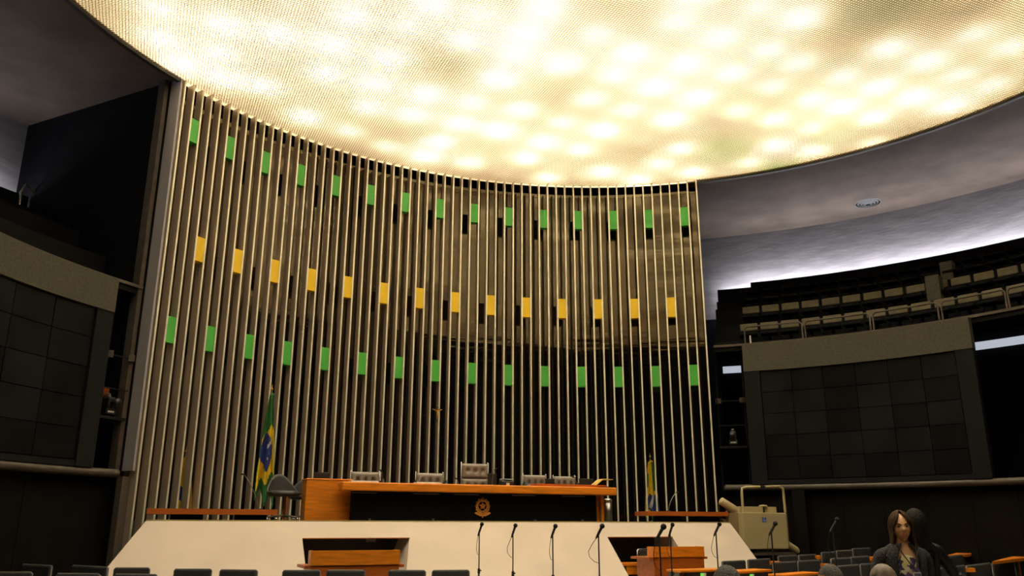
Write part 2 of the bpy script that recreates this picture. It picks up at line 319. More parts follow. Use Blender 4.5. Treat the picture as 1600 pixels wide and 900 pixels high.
# posts under the ledges
for nm, px, w, key in (('left', (188, 800), .2, 'post'), ('right', (1250, 800), .28, 'brownwall')):
    p = at_R(px[0], px[1], 9.86); a = math.atan2(p.y, p.x); b = MB(); b.box((0, 0, 1.2), (.14, w, 2.4))
    o = struct('trim_post_'+nm, b, key); o.location = (p.x, p.y, 0); o.rotation_euler = (0, 0, a)

# gallery seats
g = MB(); g.box((0, 0, .47), (.05, .43, .26)); 
def gallery_seat():
    t = thing('gallery_chair', '', 'seat'); b = MB(); b.box((.02, 0, .50), (.05, .43, .19), 0); b.build('backrest', 'olive', t, bevel=.02)
    b = MB(); b.box((-.16, 0, .26), (.36, .42, .06), 0); b.build('seat_pan', 'black', t, bevel=.015)
    b = MB(); b.box((.02, 0, .17), (.05, .06, .34)); b.box((-.1, 0, .01), (.3, .12, .02)); b.build('pedestal', 'black', t)
    b = MB(); b.box((-.04, .235, .35), (.26, .03, .04)); b.box((.04, .235, .25), (.04, .03, .3)); b.build('armrest', 'black', t)
    return t
gs0 = gallery_seat(); used = False
M['olive_d'] = mat('dark_gallery_seat', (.035, .032, .024), .7, spec=.08, noise_s=5, noise_a=.2); shaded_back = gs0.children[0].data.copy(); shaded_back.materials[0] = M['olive_d']  # shade of the upper rows put into a darker copy of the olive
rnames = ['front', 'second', 'third', 'top']
for nm, a0, a1, sg in SIDES:
    for r, (R, z, step) in enumerate(((10.72, 5.95, 2.68), (11.62, 6.62, 2.48), (12.5, 7.3, 2.32), (13.3, 7.75, 2.2))):
        if nm == 'left': continue
        n = 19
        for i in range(n):
            a = rad(a0+sg*((4.6 if nm == 'right' else 8)+step*i))
            lab = '%s %s seat from the stage end in the %s row of the %s gallery' % (ORD[i], 'olive' if r < 2 else 'dark', rnames[r], nm); grp = 'folding seats in the %s gallery' % nm
            L3 = (R*cos(a), R*sin(a), z)
            if not used: gs0.location = L3; gs0.rotation_euler = (0, 0, a); gs0['label'] = lab; gs0['group'] = grp; used = True
            else:
                q = dup(gs0, L3, a, lab, grp)
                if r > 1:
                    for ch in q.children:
                        if ch.name.startswith('backrest'): ch.data = shaded_back
# gallery railings (inverted U frames) on the right gallery
RX = [(1163, 1252), (1258, 1359), (1366, 1468), (1476, 1577), (1584, 1680)]
for i, (x0, x1) in enumerate(RX):
    p = at_R(x0, 515, 10.08); q = at_R(x1, 500, 10.08); aa, ab = math.atan2(p.y, p.x), math.atan2(q.y, q.x)
    b = MB(); pts2 = [Vector((10.08*cos(aa), 10.08*sin(aa), 5.84))]
    pts2 += [Vector((10.08*cos(aa), 10.08*sin(aa), 6.26))]+[Vector((10.08*cos(aa+(ab-aa)*t), 10.08*sin(aa+(ab-aa)*t), 6.32)) for t in (.04, .2, .4, .6, .8, .96)]+[Vector((10.08*cos(ab), 10.08*sin(ab), 6.26)), Vector((10.08*cos(ab), 10.08*sin(ab), 5.84))]
    b.tube(pts2, .022, 0, 6); o = b.build('gallery_rail', 'ledge')
    tag(o, '%s tubular guard rail from the stage end on the right gallery edge' % ORD[i], 'railing', 'guard rails of the right gallery')
p = at_R(1173, 537, 10.12); b = MB(); b.tube([(0, 0, -.02), (0, 0, .2)], .02, 0, 8); b.box((0, 0, .2), (.03, .03, .03)); b.box((0, 0, .0), (.09, .09, .05))
tag(b.build('gallery_microphone', 'white', loc=(p.x, p.y, 5.885)), 'short white stalk standing at the stage end of the right gallery edge', 'stalk')
for (px, w, h, R, lab) in (((1461, 461), .30, .5, 11.62, 'olive box between the second-row seats of the right gallery'), ((1480, 419), .28, .4, 12.6, 'dark box among the upper seats of the right gallery')):
    p = at_R(px[0], px[1], R-.3); a = math.atan2(p.y, p.x); b = MB(); b.box((0, 0, h/2), (.3, w, h)); b.box((-.155, 0, h/2), (.012, w*.8, h*.8))
    zf = 6.62 if R < 12 else 7.3
    o = b.build('equipment_box', 'board', bevel=.01); o.location = ((R-.25)*cos(a), (R-.25)*sin(a), zf); o.scale = (1, 1, 1.3); o.rotation_euler = (0, 0, a); tag(o, lab, 'box')
# handrail at the top of the left gallery
b = MB(); pp = [at_R(30, 325, 13.75), at_R(33, 300, 13.75), at_R(40, 289, 13.75), at_R(60, 307, 13.75), at_R(88, 331, 13.75)]
b.tube(pp, .03, 0, 8); tag(b.build('handrail', 'steel'), 'thin bent metal handrail at the top of the left gallery', 'handrail')

# display boards hanging on the gallery fronts
def board(nm, a0, a1, cols, ztop, zband, zbot, label, fm_):
    t = thing('display_board', label, 'display board'); sg = 1 if a1 > a0 else -1
    b = MB(); b.arc(9.84, 10.0, a0, a1, zband, ztop, 30); b.build('top_fascia', 'board', t)
    b = MB(); b.arc(9.93, 9.99, a0, a1, zbot, zband, 30); b.build('backing', 'black', t)
    for e in (a0, a1):
        s2 = sg if e == a0 else -sg; b = MB(); b.arc(9.85, 9.93, e, e+s2*2.1, zbot, zband, 4); b.build('side_post', 'boardpost', t)
    b = MB(); b.arc(9.87, 9.93, a0, a1, zbot, zbot+.1, 30); b.build('bottom_rail', 'boardpost', t)
    w = abs(a1-a0)-4.4
    for i in range(cols):
        for j in range(5):
            h = (zband-zbot-.12)/5; x0 = a0+sg*(2.2+w*i/cols+.05); x1 = a0+sg*(2.2+w*(i+1)/cols-.05)
            dR = random.uniform(0, .012); b = MB(); b.arc(9.885+dR, 9.93, x0, x1, zbot+.11+h*j+.007, zbot+.11+h*(j+1)-.007, 4); b.build('screen_panel', random.choice(('screen', 'screen', 'screen2')), t)
    return t
M['screen2'] = mat('dark_screen_lighter', (.009, .0095, .011), .45, spec=.08, noise_s=1.2, noise_a=.4)
board('right', 45.3, 16.4, 6, 5.83, 5.17, 2.52, 'big dark display board with grey top fascia on the right gallery front', 1)
board('left', 134.3, 168, 6, 5.83, 5.22, 2.52, 'big dark display board with grey fascia hanging on the left gallery front', 1)

# camera booths beside the stage wall
for nm, aa, ab in (('right', 45.6, 49.3), ('left', 130.7, 133.8)):
    t = thing('booth_shelving', 'thin dark shelves in the camera niche between the %s board and the finned wall' % nm, 'shelving')
    b = MB(); b.arc(9.95, 10.3, aa, ab, 3.37, 3.42, 6); b.build('shelf', 'boardpost', t)
    b = MB(); b.arc(9.97, 10.0, aa, ab, 3.9, 3.92, 6); b.build('rail', 'boardpost', t)
    b = MB(); b.arc(9.97, 10.0, aa, ab, 4.49, 4.51, 6); b.build('rail', 'boardpost', t)
    for a in (aa+.2, ab-.2): b = MB(); b.box((9.95*cos(rad(a)), 9.95*sin(rad(a)), 4.5), (.1, .1, .12)); b.build('bracket', 'ledge', t)
    if nm == 'left': b = MB(); b.arc(10.4, 10.45, aa+.3, ab-.1, 3.82, 3.98, 6); b.build('board', 'wood_d', t)
    for a in (aa, ab): b = MB(); b.box((10.2*cos(rad(a)), 10.2*sin(rad(a)), 4.1), (.05, .05, 3.4)); b.build('upright', 'black', t)
    am = rad((aa+ab)/2); c = thing('television_camera', 'dark television camera on the shelf in the %s camera niche' % nm, 'camera', (10.12*cos(am), 10.12*sin(am), 3.42), am+pi)
    b = MB(); b.box((-.02, 0, .25), (.26, .15, .2)); b.build('body', 'plastic', c, bevel=.02)
    b = MB(); R = Matrix.Rotation(pi/2, 3, 'Y'); b.lathe([(.0, .0), (.05, 0), (.055, .08), (.065, .1), (.065, .16), (.0, .155)], (.11, 0, .25), 0, 14, R); b.build('lens', 'plastic', c)
    b = MB(); b.box((-.05, .0, .39), (.14, .06, .06)); b.box((-.1, 0, .35), (.03, .03, .05)); b.build('viewfinder', 'steel', c, bevel=.01)
    b = MB(); b.tube([(.08, -.03, .35), (.05, -.03, .4), (-.02, -.03, .4)], .01, 0, 6); b.build('handle', 'steel', c)
    b = MB(); b.box((0, 0, .10), (.2, .2, .1)); b.tube([(0, 0, 0), (0, 0, .12)], .05); b.build('mount', 'plastic', c)
    b = MB(); b.box((.103, 0, .09), (.006, .13, .03)); b.build('label_plate', 'white', c)

# round ceiling vent
p = at_z(1356, 316.5, CEIL); t = thing('ceiling_vent', 'round slotted air vent in the plain ceiling on the right', 'vent', (p.x, p.y, CEIL))
for i, R in enumerate((.36, .28, .2, .12)):
    b = MB(); b.lathe([(R, -.005-.012*i), (R-.035, -.03-.014*i), (R-.05, -.028-.014*i), (R-.03, -.001)], (0, 0, 0), 0, 32); b.build('ring', 'seat_edge', t)
b = MB(); b.lathe([(.001, -.07), (.07, -.065), (.08, -.05), (.001, -.045)], (0, 0, 0), 0, 24); b.build('core', 'black', t)
b = MB(); b.lathe([(.33, -.003), (.001, -.003)], (0, 0, 0), 0, 24); b.build('backing', 'black', t)

# ------------------------------------------------------------------ stage
ZS = 1.655; BAT = 1.1
def fv(z): return 6.0-BAT*(ZS-z)
b = MB()
def sect(u0b, u0t, u1b, u1t, z0, z1, back=6.35):
    b.hexa([(u0b, fv(z0), z0), (u1b, fv(z0), z0), (u1b, back, z0), (u0b, back, z0), (u0t, fv(z1), z1), (u1t, fv(z1), z1), (u1t, back, z1), (u0t, back, z1)])
OL = (-3.55, -1.70); OR = (2.27, 3.76); ZO = 1.383
EL = lambda z: -5.97-.68*(ZS-z)
ER = 5.44
sect(EL(0), EL(ZO), OL[0], OL[0], 0, ZO); sect(OL[1]-.54, OL[1], OR[0], OR[0], 0, ZO); sect(OR[1], OR[1], ER, ER, 0, ZO); sect(EL(ZO), EL(ZS), ER, ER, ZO, ZS-.006)
pod = struct('wall_podium', b, 'podium')
b = MB()
for (u0, u1) in (OL, OR):
    b.box(((u0+u1)/2, 7.1, .7), (u1-u0+.2, .05, 1.4)); b.box((u0-.03, 6.7, .7), (.05, .8, 1.4)); b.box((u1+.03, 6.7, .7), (.05, .8, 1.4))
M['recess'] = mat('recess_wall', (.11, .095, .075), .8); struct('wall_recess', b, 'recess')
b = MB(); N = 48
poly = [(EL(ZS), 6.0, 0), (ER, 6.0, 0)]
for i in range(N+1):
    a = rad(A60+.1+(A1-A60-1.6)*i/N); poly.append((9.62*cos(a), 9.62*sin(a), 0))
b.prism([(x, y, ZO+.01) for x, y, z in poly], (0, 0, ZS-ZO-.01)); M['stage'] = mat('stage_carpet', (.06, .07, .03), .9)
b.arc(9.84, 10.11, A60+.3, A1-.3, ZO+.01, ZS, N)
struct('floor_stage', b, 'stage')
b = MB(); b.box(((EL(ZS)+ER)/2, 6.03, ZS+.004), (ER-EL(ZS), .06, .02)); M['trimy'] = mat('yellowish_trim', (.5, .42, .16), .6); struct('trim_stage', b, 'trimy')
b = MB(); [b.box(((u0+u1)/2, 5.70, ZO-.008), (u1-u0, .05, .016)) for u0, u1 in (OL, OR)]; struct('trim_openings', b, 'wood_d')

# main desk
t = thing('presiding_desk', 'long orange wooden desk with black front and carved emblem on the stage', 'desk', (0, 6.3, ZS))
b = MB(); b.prism([(-2.83, -.145, .53), (2.79, -.145, .53), (2.79, .805, .53), (-2.58, .805, .53), (-2.58, .245, .53), (-2.83, .245, .53)], (0, 0, .15)); b.build('desktop', 'wood_h', t, bevel=.02)
b = MB(); b.box((-.09, .12, .265), (5.04, .05, .53)); b.build('front_panel', mat('gloss_black_front', (.003, .003, .0035), .25), t)
b = MB(); b.box((2.58, .15, .265), (.06, .12, .53)); b.build('leg', 'wood', t)
b = MB(); b.box((2.70, .6, .265), (.06, .2, .53)); b.build('leg', 'wood', t)
b = MB(); b.box((1.9, .25, .71), (1.6, .3, .055)); b.build('raised_edge', 'wood_d', t)
for x in (-2.3, -1.1, -.3, .9, 2.0): 
    b = MB(); b.box((x-.1, .055, .5), (.5, .02, .018)); b.build('cable_tray', 'seat_edge', t)
for x in (-2.25, -1.05, 1.05, 2.1):
    b = MB(); b.lathe([(.03, 0), (.03, .05), (0.001, .055)], (x, .08, .0), 0, 12); b.build('foot', 'plastic', t)
# emblem: starburst with star, wreath and ribbon
em = MB(); ez = 1.655+.265+.0; c0 = Vector((-.06, 6.385, 1.925))
def E(x, z, y=0): return Vector((c0.x+x, c0.y+y, c0.z+z))
em_parts = []
b = MB()
for i in range(24):
    a = 2*pi*i/24; r0, r1 = .085, (.145 if i % 2 else .16)
    b.prism([E(r0*cos(a-.11), r0*sin(a-.11)+.02), E(r1*cos(a-.03), r1*sin(a-.03)+.02), E(r1*cos(a+.03), r1*sin(a+.03)+.02), E(r0*cos(a+.11), r0*sin(a+.11)+.02)], (0, -.012, 0))
emb = b.build('emblem', 'emblem'); emb.parent = t; emb.matrix_parent_inverse = Matrix.Translation((0, -6.3, -ZS)); emb['label'] = 'carved wooden coat of arms with star, wreath and ribbon'
def sub(b, name, mt='emblem'):
    o = b.build(name, mt); o.parent = emb; return o
b = MB(); P = []
for i in range(10):
    a = pi/2+pi*i/5; r = .088 if i % 2 == 0 else .036; P.append(E(r*cos(a), r*sin(a)+.02, -.006))
for i in range(10): b.add([E(0, .02, -.04), P[i], P[(i+1) % 10]], [(0, 1, 2)])
sub(b, 'star')
b = MB(); b.tube([E(.04*cos(a), .04*sin(a)+.02, -.03) for a in [2*pi*i/20 for i in range(21)]], .006, 0, 6); b.tube([E(.1*cos(a), .1*sin(a)+.02, -.014) for a in [2*pi*i/28 for i in range(29)]], .007, 0, 6); sub(b, 'ring')
for s in (-1, 1):
    b = MB()
    for i in range(9):
        a = -pi/2+s*(.25+.27*i); p = E(.13*cos(a), .13*sin(a)+.01, -.018); b.sphere(p, (.026, .008, .013), 0, 8, 6, Matrix.Rotation(-(a+s*.9), 3, 'Y'))
    sub(b, 'wreath_branch')
b = MB(); b.prism([E(-.165, -.105, -.01), E(-.15, -.125, -.01), E(-.05, -.168, -.01), E(.05, -.168, -.01), E(.15, -.125, -.01), E(.165, -.105, -.01), E(.13, -.085, -.01), E(.045, -.13, -.01), E(-.045, -.13, -.01), E(-.13, -.085, -.01)], (0, -.014, 0)); b.box(E(0, -.175, -.015), (.018, .014, .04)); sub(b, 'ribbon')

# wooden side rostrum on the stage
p0 = at_v(481, 748, 6.55); p1 = at_v(548, 815, 6.55)
t = thing('wooden_rostrum', 'tall orange wooden box at the left end of the long desk', 'rostrum', ((p0.x+p1.x)/2, 6.84, ZS)); w = p1.x-p0.x; h = p0.z-ZS
b = MB(); b.box((0, -.2, h/2-.01), (w, .03, h-.02)); b.build('front_panel', 'wood', t)
for s in (-1, 1): b = MB(); b.box((s*(w/2-.015), .03, h/2-.01), (.03, .42, h-.02)); b.build('side_panel', 'wood', t)
b = MB(); b.box((0, .02, h-.0), (w+.02, .48, .03)); b.build('top', 'wood_h', t, bevel=.008)

# curved side counters
def counter(pxs, v, label, dv):
    a = at_v(*pxs[0], v); c = at_v(*pxs[1], v); t = thing('side_counter', label, 'counter'); N = 20; V = []
    zt = max(a.z, c.z); n = []
    for i in range(N+1):
        s = i/N; x = a.x+(c.x-a.x)*s; y = v-dv*4*s*(1-s); n.append((x, y))
    b = MB()
    for i in range(N):
        (x0, y0), (x1, y1) = n[i], n[i+1]
        b.hexa([(x0, y0, zt-.09), (x1, y1, zt-.09), (x1, y1+.5, zt-.09), (x0, y0+.5, zt-.09), (x0, y0, zt), (x1, y1, zt), (x1, y1+.5, zt), (x0, y0+.5, zt)])
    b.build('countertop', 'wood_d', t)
    for s in (.3, .8):
        x, y = n[int(s*N)]; b = MB(); b.box((x, y+.25, (ZS+zt-.09)/2), (.5, .3, zt-.09-ZS)); b.build('support', 'black', t)
    return t, zt
_, ZC1 = counter([(230, 796), (434, 796)], 6.2, 'low curved dark orange counter on the left of the stage', .03)
_, ZC2 = counter([(1012, 800), (1138, 800)], 6.25, 'low curved dark orange counter on the right end of the stage', .03)

# executive chairs behind the desk
def pillow(w, h, d, nx, nz, buttons):
    b = MB(); V = []
    for j in range(nz+1):
        for i in range(nx+1):
            x = -w/2+w*i/nx; z = h*j/nz; e = (1-abs(2*x/w)**6)*(1-abs(2*z/h-1)**6)
            y = -d*(.25+.75*max(e, 0)**.5)
            for bx, bz in buttons: y += d*.8*math.exp(-((x-bx*w)**2+(z-bz*h)**2)/(.0012))
            V.append((x, y, z))
    F = [(j*(nx+1)+i, j*(nx+1)+i+1, (j+1)*(nx+1)+i+1, (j+1)*(nx+1)+i) for j in range(nz) for i in range(nx)]
    b.add(V, F, 0, True); b.box((0, .0, h/2), (w, d*.5, h)); return b
def exec_chair(label, tiers):
    t = thing('executive_chair', label, 'chair'); t['group'] = 'tufted leather chairs behind the long desk'
    bt = [(x, z) for x in (-.28, 0, .28) for z in (.52,)]
    for k in range(tiers):
        o = pillow(.60, .27, .09, 30, 14, bt).build('back_cushion', 'tuft', t, loc=(0, .0, .50+.265*k)); 
    b = MB(); H = .5+.27*tiers
    b.box((0, .045, .25+H/2), (.6, .03, H-.5)); b.build('back_shell', 'leather', t)
    for s in (-1, 1): b = MB(); b.tube([(s*.31, -.02, .42), (s*.31, -.02, H+.0), (s*.30, -.0, H+.015)], .011, 0, 8); b.build('side_rail', 'chrome', t)
    b = MB(); b.box((0, -.26, .43), (.56, .5, .1)); b.build('seat', 'leather', t, bevel=.03)
    for s in (-1, 1): b = MB(); b.tube([(s*.32, -.02, .62), (s*.33, -.3, .64), (s*.33, -.36, .5), (s*.3, -.3, .42)], .018, 0, 8); b.build('armrest', 'leather', t)
    b = MB(); b.tube([(0, -.2, .06), (0, -.2, .4)], .03)
    for i in range(5): a = 2*pi*i/5; b.tube([(0, -.2, .08), (.28*cos(a), -.2+.28*sin(a), .05)], .018, 0, 6)
    b.build('base', 'chrome', t)
    return t
VD = 7.62
specs = [((548, 593, 736), 1, 'low tufted chair behind the desk, nearest the wooden rostrum'), ((650, 692, 738), 1, 'low tufted chair just left of the high-backed chair'), ((721, 762, 723), 2, 'high-backed tufted chair, tallest, behind the middle of the desk'), ((818, 852, 741), 1, 'low tufted chair right of the flat desk telephone'), ((865, 897, 743), 1, 'low tufted chair nearest the right end of the desk')]
for (x0, x1, y), tiers, lab in specs:
    p = at_v((x0+x1)/2, y, VD); c = exec_chair(lab, tiers); H = .515+.27*tiers
    q0, q1 = at_v(x0, y, VD), at_v(x1, y, VD); s = (q1.x-q0.x)/.62
    c.location = (p.x, VD, ZS); c.scale = (s, s, (p.z-ZS)/H); c.rotation_euler = (0, 0, rad(-4 if tiers == 2 else random.uniform(-12, 4)))
# left guest chairs
def shell_chair(label, loc, rz, s=1.0):
    t = thing('shell_armchair', label, 'chair', loc, rz); b = MB(); V = []; nx, nz = 20, 8
    for side in (0, 1):
        for j in range(nz+1):
            for i in range(nx+1):
                a = rad(-20+220*i/nx); top = .40+.32*sin(a)**2 if sin(a) > 0 else .40; z = .42+(top-.36)*j/nz*1.0; r = .28+.02*j/nz-(.03 if side else 0)
                V.append((r*cos(a), r*sin(a)*.9, z))
    F = [(s2*(nx+1)*(nz+1)+j*(nx+1)+i, s2*(nx+1)*(nz+1)+j*(nx+1)+i+1, s2*(nx+1)*(nz+1)+(j+1)*(nx+1)+i+1, s2*(nx+1)*(nz+1)+(j+1)*(nx+1)+i) for s2 in (0, 1) for j in range(nz) for i in range(nx)]
    kk = (nx+1)*(nz+1); F += [(nz*(nx+1)+i, nz*(nx+1)+i+1, kk+nz*(nx+1)+i+1, kk+nz*(nx+1)+i) for i in range(nx)]
    b.add(V, F, 0, True); b.build('backrest', 'leather', t)
    b = MB(); b.lathe([(.001, .5), (.22, .49), (.26, .45), (.25, .4), (.001, .4)], (0, 0, 0), 0, 20); b.build('seat', 'leather', t)
    b = MB(); b.tube([(0, 0, .05), (0, 0, .4)], .025); b.build('column', 'chrome', t)
    for i in range(4):
        a = pi/4+pi/2*i; b = MB(); b.tube([(0, 0, .1), (.26*cos(a), .26*sin(a), .06)], .016, 0, 6); b.sphere((.26*cos(a), .26*sin(a), .03), .03, 0, 8, 6); b.build('leg', 'chrome', t)
    t.scale = (s, s, s); return t
p = at_v(441, 812, 6.9); shell_chair('black shell armchair on chrome legs beside the left counter', (p.x, 6.9, ZS), .25, 1.08)
p = at_v(473, 812, 7.5); shell_chair('black shell armchair half hidden behind the wooden rostrum', (p.x, 7.5, ZS), -.1, 1.0)
b = MB(); p = at_v(460, 765, 8.0); b2 = thing('side_table', 'small dark red wooden table between the two shell chairs', 'table', (p.x+.1, 8.2, ZS))
b.box((0, 0, .55), (.5, .4, .04)); b.build('tabletop', 'wood_d', b2)
for sx in (-1, 1):
    for sy in (-1, 1): b = MB(); b.box((sx*.22, sy*.17, .27), (.03, .03, .53)); b.build('leg', 'wood_d', b2)

# things on the desk
ZD = ZS+.68
def monitor(label, x0, x1, ytop, v, zb, rz=0):
    p = at_v((x0+x1)/2, ytop, v); w = at_v(x1, ytop, v).x-at_v(x0, ytop, v).x; h = max(p.z-zb, .08)
    t = thing('monitor', label, 'monitor', (p.x, v, zb), rz); b = MB(); b.box((0, 0, h*.55), (w, .03, h*.9)); b.build('screen_back', 'plastic', t, bevel=.006)
    b = MB(); b.box((0, .02, h-.006), (w, .035, .012)); b.build('bezel', 'seat_edge', t)
    b = MB(); b.box((0, .03, .006), (w*.6, .14, .012)); b.box((0, .03, h*.25), (.04, .02, h*.5)); b.build('stand', 'plastic', t); return t
monitor('black monitor on the desk right of the high-backed chair', 762, 776, 740, 6.75, ZD)
monitor('black monitor between the two low chairs on the right', 852, 866, 748, 6.8, ZD)
monitor('wide dark laptop screen left of the open book stand', 905, 927, 748, 6.8, ZD+.0)
monitor('dark monitor standing on the wooden rostrum', 491, 515, 738, 6.9, ZS+h+.0 if False else at_v(481, 748, 6.55).z+.02)
p = at_v(791, 757, 6.6); t = thing('desk_telephone', 'dark desk telephone with small white label in front of the wall', 'telephone', (p.x, 6.6, ZD))
b = MB(); b.box((0, 0, .05), (.28, .16, .1)); b.build('body', 'plastic', t, bevel=.02)
b = MB(); b.tube([(-.14, 0, .13), (.14, 0, .13)], .018, 0, 8); b.sphere((-.12, 0, .12), .028, 0, 10, 8); b.sphere((.12, 0, .12), .028, 0, 10, 8); b.build('handset', 'seat_edge', t)
b = MB(); b.box((0, -.083, .04), (.07, .006, .045)); b.build('label_plate', 'white', t)
for x0, x1, lab in ((548, 592, 'cream paper lying before the leftmost tufted chair'), (651, 690, 'cream paper lying before the second tufted chair')):
    p = at_v((x0+x1)/2, 754, 6.4); w = at_v(x1, 754, 6.4).x-at_v(x0, 754, 6.4).x; b = MB(); b.box((0, 0, .012), (w, .25, .024)); b.box((0, 0, .03), (w*.96, .23, .01))
    tag(b.build('document_folder', 'white', loc=(p.x, 6.5, ZD)), lab, 'papers', 'papers on the long desk')
def gooseneck(label, px, py, bx, by, v, zb, lean):
    p = at_v(bx, by, v); q = at_v(px, py, v); t = thing('gooseneck_microphone', label, 'microphone', (p.x, v, zb)); d = Vector((q.x-p.x, 0, q.z-zb))
    b = MB(); b.lathe([(.001, .02), (.04, .02), (.045, 0)], (0, 0, 0), 0, 12); b.build('base', 'plastic', t)
    b = MB(); b.tube([Vector((d.x*lean*s*s+d.x*(1-lean)*s, 0, d.z*(s*1.25-.25*s*s))) for s in (0, .2, .4, .6, .8, 1)], .006, 0, 6); b.build('neck', 'steel', t)
    b = MB(); e = Vector((d.x, 0, d.z)); b.tube([e-Vector((d.x, 0, .1)).normalized()*.02, e+Vector((d.x, 0, .02)).normalized()*.05], [.012, .014]); b.build('capsule', 'foam', t)
gooseneck('thin gooseneck microphone leaning left on the left counter', 381, 741, 405, 795, 6.4, ZC1, .3)
gooseneck('thin gooseneck microphone leaning right on the right counter', 1057, 769, 1044, 798, 6.4, ZC2, .6)
gooseneck('gooseneck microphone beside the rightmost tufted chair', 896, 745, 903, 758, 6.55, ZD, .5)
gooseneck('gooseneck microphone just left of the high-backed chair', 713, 747, 716, 757, 6.55, ZD, .5)
gooseneck('gooseneck microphone right of the high-backed chair', 773, 733, 769, 757, 6.6, ZD, .5)
gooseneck('gooseneck microphone right of the leftmost tufted chair', 597, 737, 598, 756, 6.6, ZD, .5)
# open book on a stand at the right end
p = at_v(940, 758, 6.5); t = thing('book_stand', 'open yellow book propped on a small stand at the desk end', 'book stand', (p.x, 6.5, ZD+.0))
b = MB(); b.prism([(-.2, -.12, .04), (-.02, -.12, .17), (-.02, .14, .17), (-.2, .14, .04)], (0, 0, .012)); b.prism([(-.02, -.12, .17), (.21, -.12, .165), (.21, .14, .165), (-.02, .14, .17)], (0, 0, .014))
b.build('open_book', mat('yellow_paper', (.62, .42, .12), .6), t)
b = MB(); b.prism([(-.12, .1, 0), (.16, .1, 0), (.17, .1, .155), (0, .1, .155), (-.12, .1, .08)], (0, .02, 0)); b.prism([(-.12, -.1, 0), (.16, -.1, 0), (.17, -.1, .03), (-.12, -.1, .03)], (0, .22, 0)); b.build('stand', 'plastic', t)
# steel bin
p = at_v(949.5, 813, 6.85); t = thing('steel_bin', 'cylindrical polished steel bin beside the right leg of the desk', 'bin', (p.x+.0, 6.85, ZS))
b = MB(); b.lathe([(.001, 0), (.1, 0), (.1, .42), (.001, .42)], (0, 0, 0), 0, 24); b.build('body', 'steel', t)
b = MB(); b.lathe([(.1, .42), (.108, .42), (.108, .47), (.06, .485), (.001, .485)], (0, 0, 0), 0, 24); b.build('lid', 'chrome', t)

# crucifix hung on the fins
a = pi/2-.0067; p = at_R(683, 641, 9.60); t = thing('crucifix', 'small dark wooden crucifix with golden figure in the middle of the finned wall', 'crucifix', (p.x, 9.615, p.z))
b = MB(); b.box((0, -.012, -.06), (.022, .02, .40)); b.build('upright', 'cross', t)
b = MB(); b.box((0, -.012, .02), (.24, .02, .022)); b.build('crossbar', 'cross', t)
b = MB(); b.box((0, -.025, .105), (.035, .006, .022)); b.build('title_plate', mat('olive_plate', (.3, .33, .15), .5), t)
b = MB(); y = -.04
b.tube([(-.118, y, .025), (-.06, y, -.005), (-.015, y, -.03)], [.005, .008, .01], 0, 6); b.tube([(.118, y, .025), (.06, y, -.005), (.015, y, -.03)], [.005, .008, .01], 0, 6)
b.tube([(0, y, -.02), (.003, y-.004, -.06), (0, y-.006, -.1), (-.006, y-.008, -.13), (-.002, y, -.17), (-.004, y, -.215)], [.018, .022, .018, .019, .012, .007], 0, 8); b.sphere((.002, y-.004, .002), (.012, .013, .016), 0, 8, 8); b.build('figure', 'gold', t)

# flags
def flag(label, px_top, px_bot, v, R, colf, wtop, wbot, pole=True, ph=0, amp=.05, zfloor=None, knot='fl_green'):
    top = at_R(*px_top, R) if R else at_v(*px_top, v); d = math.hypot(top.x-CAM.x, top.y-CAM.y)
    bot = at_d(px_bot[0], px_bot[1], d); zb = bot.z; zf = ZS if zfloor is None else zfloor
    t = thing('flag', label, 'flag', (top.x, top.y, zf)); f = (Vector((CAM.x-top.x, CAM.y-top.y, 0))).normalized(); side = Vector((-f.y, f.x, 0)) if False else Vector((f.y, -f.x, 0))*-1
    H = top.z-zb; nx, nz = 28, 90; V = []; fc = []
    for j in range(nz+1):
        s = j/nz
        for i in range(nx+1):
            u = i/nx*2-1; w = wtop+(wbot-wtop)*min(1, s*1.25)**.75; dr = (bot-top).dot(side)*s
            fold = sin(u*7+ph+s*1.5)*amp*(.3+s*.9)
            low = .0+.07*sin(u*6+ph*2)+(.05*u)
            z = top.z-zf-H*s*(1+(low if s > .0 else 0)*s)
            q = side*(u*w*.5+dr)+f*(.05+fold+.03*cos(u*3)); V.append((q.x, q.y, z))
    b = MB(); mats = ['fl_green', 'fl_yellow', 'fl_blue', 'fl_white', 'fl_amber']
    for j in range(nz):
        for i in range(nx):
            mi = colf((i+.5)/nx*2-1, (j+.5)/nz); b.add([V[j*(nx+1)+i], V[j*(nx+1)+i+1], V[(j+1)*(nx+1)+i+1], V[(j+1)*(nx+1)+i]], [(0, 1, 2, 3)], mi, True)
    o = b.build('cloth', mats, t)
    bm = bmesh.new(); bm.from_mesh(o.data); bmesh.ops.remove_doubles(bm, verts=bm.verts, dist=1e-4); bm.to_mesh(o.data); bm.free()
    so = o.modifiers.new('solid', 'SOLIDIFY'); so.thickness = .004
    b = MB(); b.tube([(0, 0, 0), (0, 0, top.z-zf+.1)], .014); b.build('pole', 'steel', t)
    b = MB(); b.sphere((0, 0, top.z-zf+.13), .026); b.tube([(0, 0, top.z-zf+.14), (0, 0, top.z-zf+.22)], [.014, .002]); b.build('finial', 'gold', t)
    b = MB(); b.sphere((.02, 0, top.z-zf+.0), (.05, .04, .05), 0, 10, 8); b.sphere(tuple(f*.03+Vector((0, 0, top.z-zf-.05))), (.035, .03, .05), 0, 10, 8); b.build('knot', knot, t)
    b = MB(); b.lathe([(.001, .06), (.03, .06), (.10, .02), (.11, 0)], (0, 0, 0), 0, 20); b.build('base', 'steel', t)
    return t
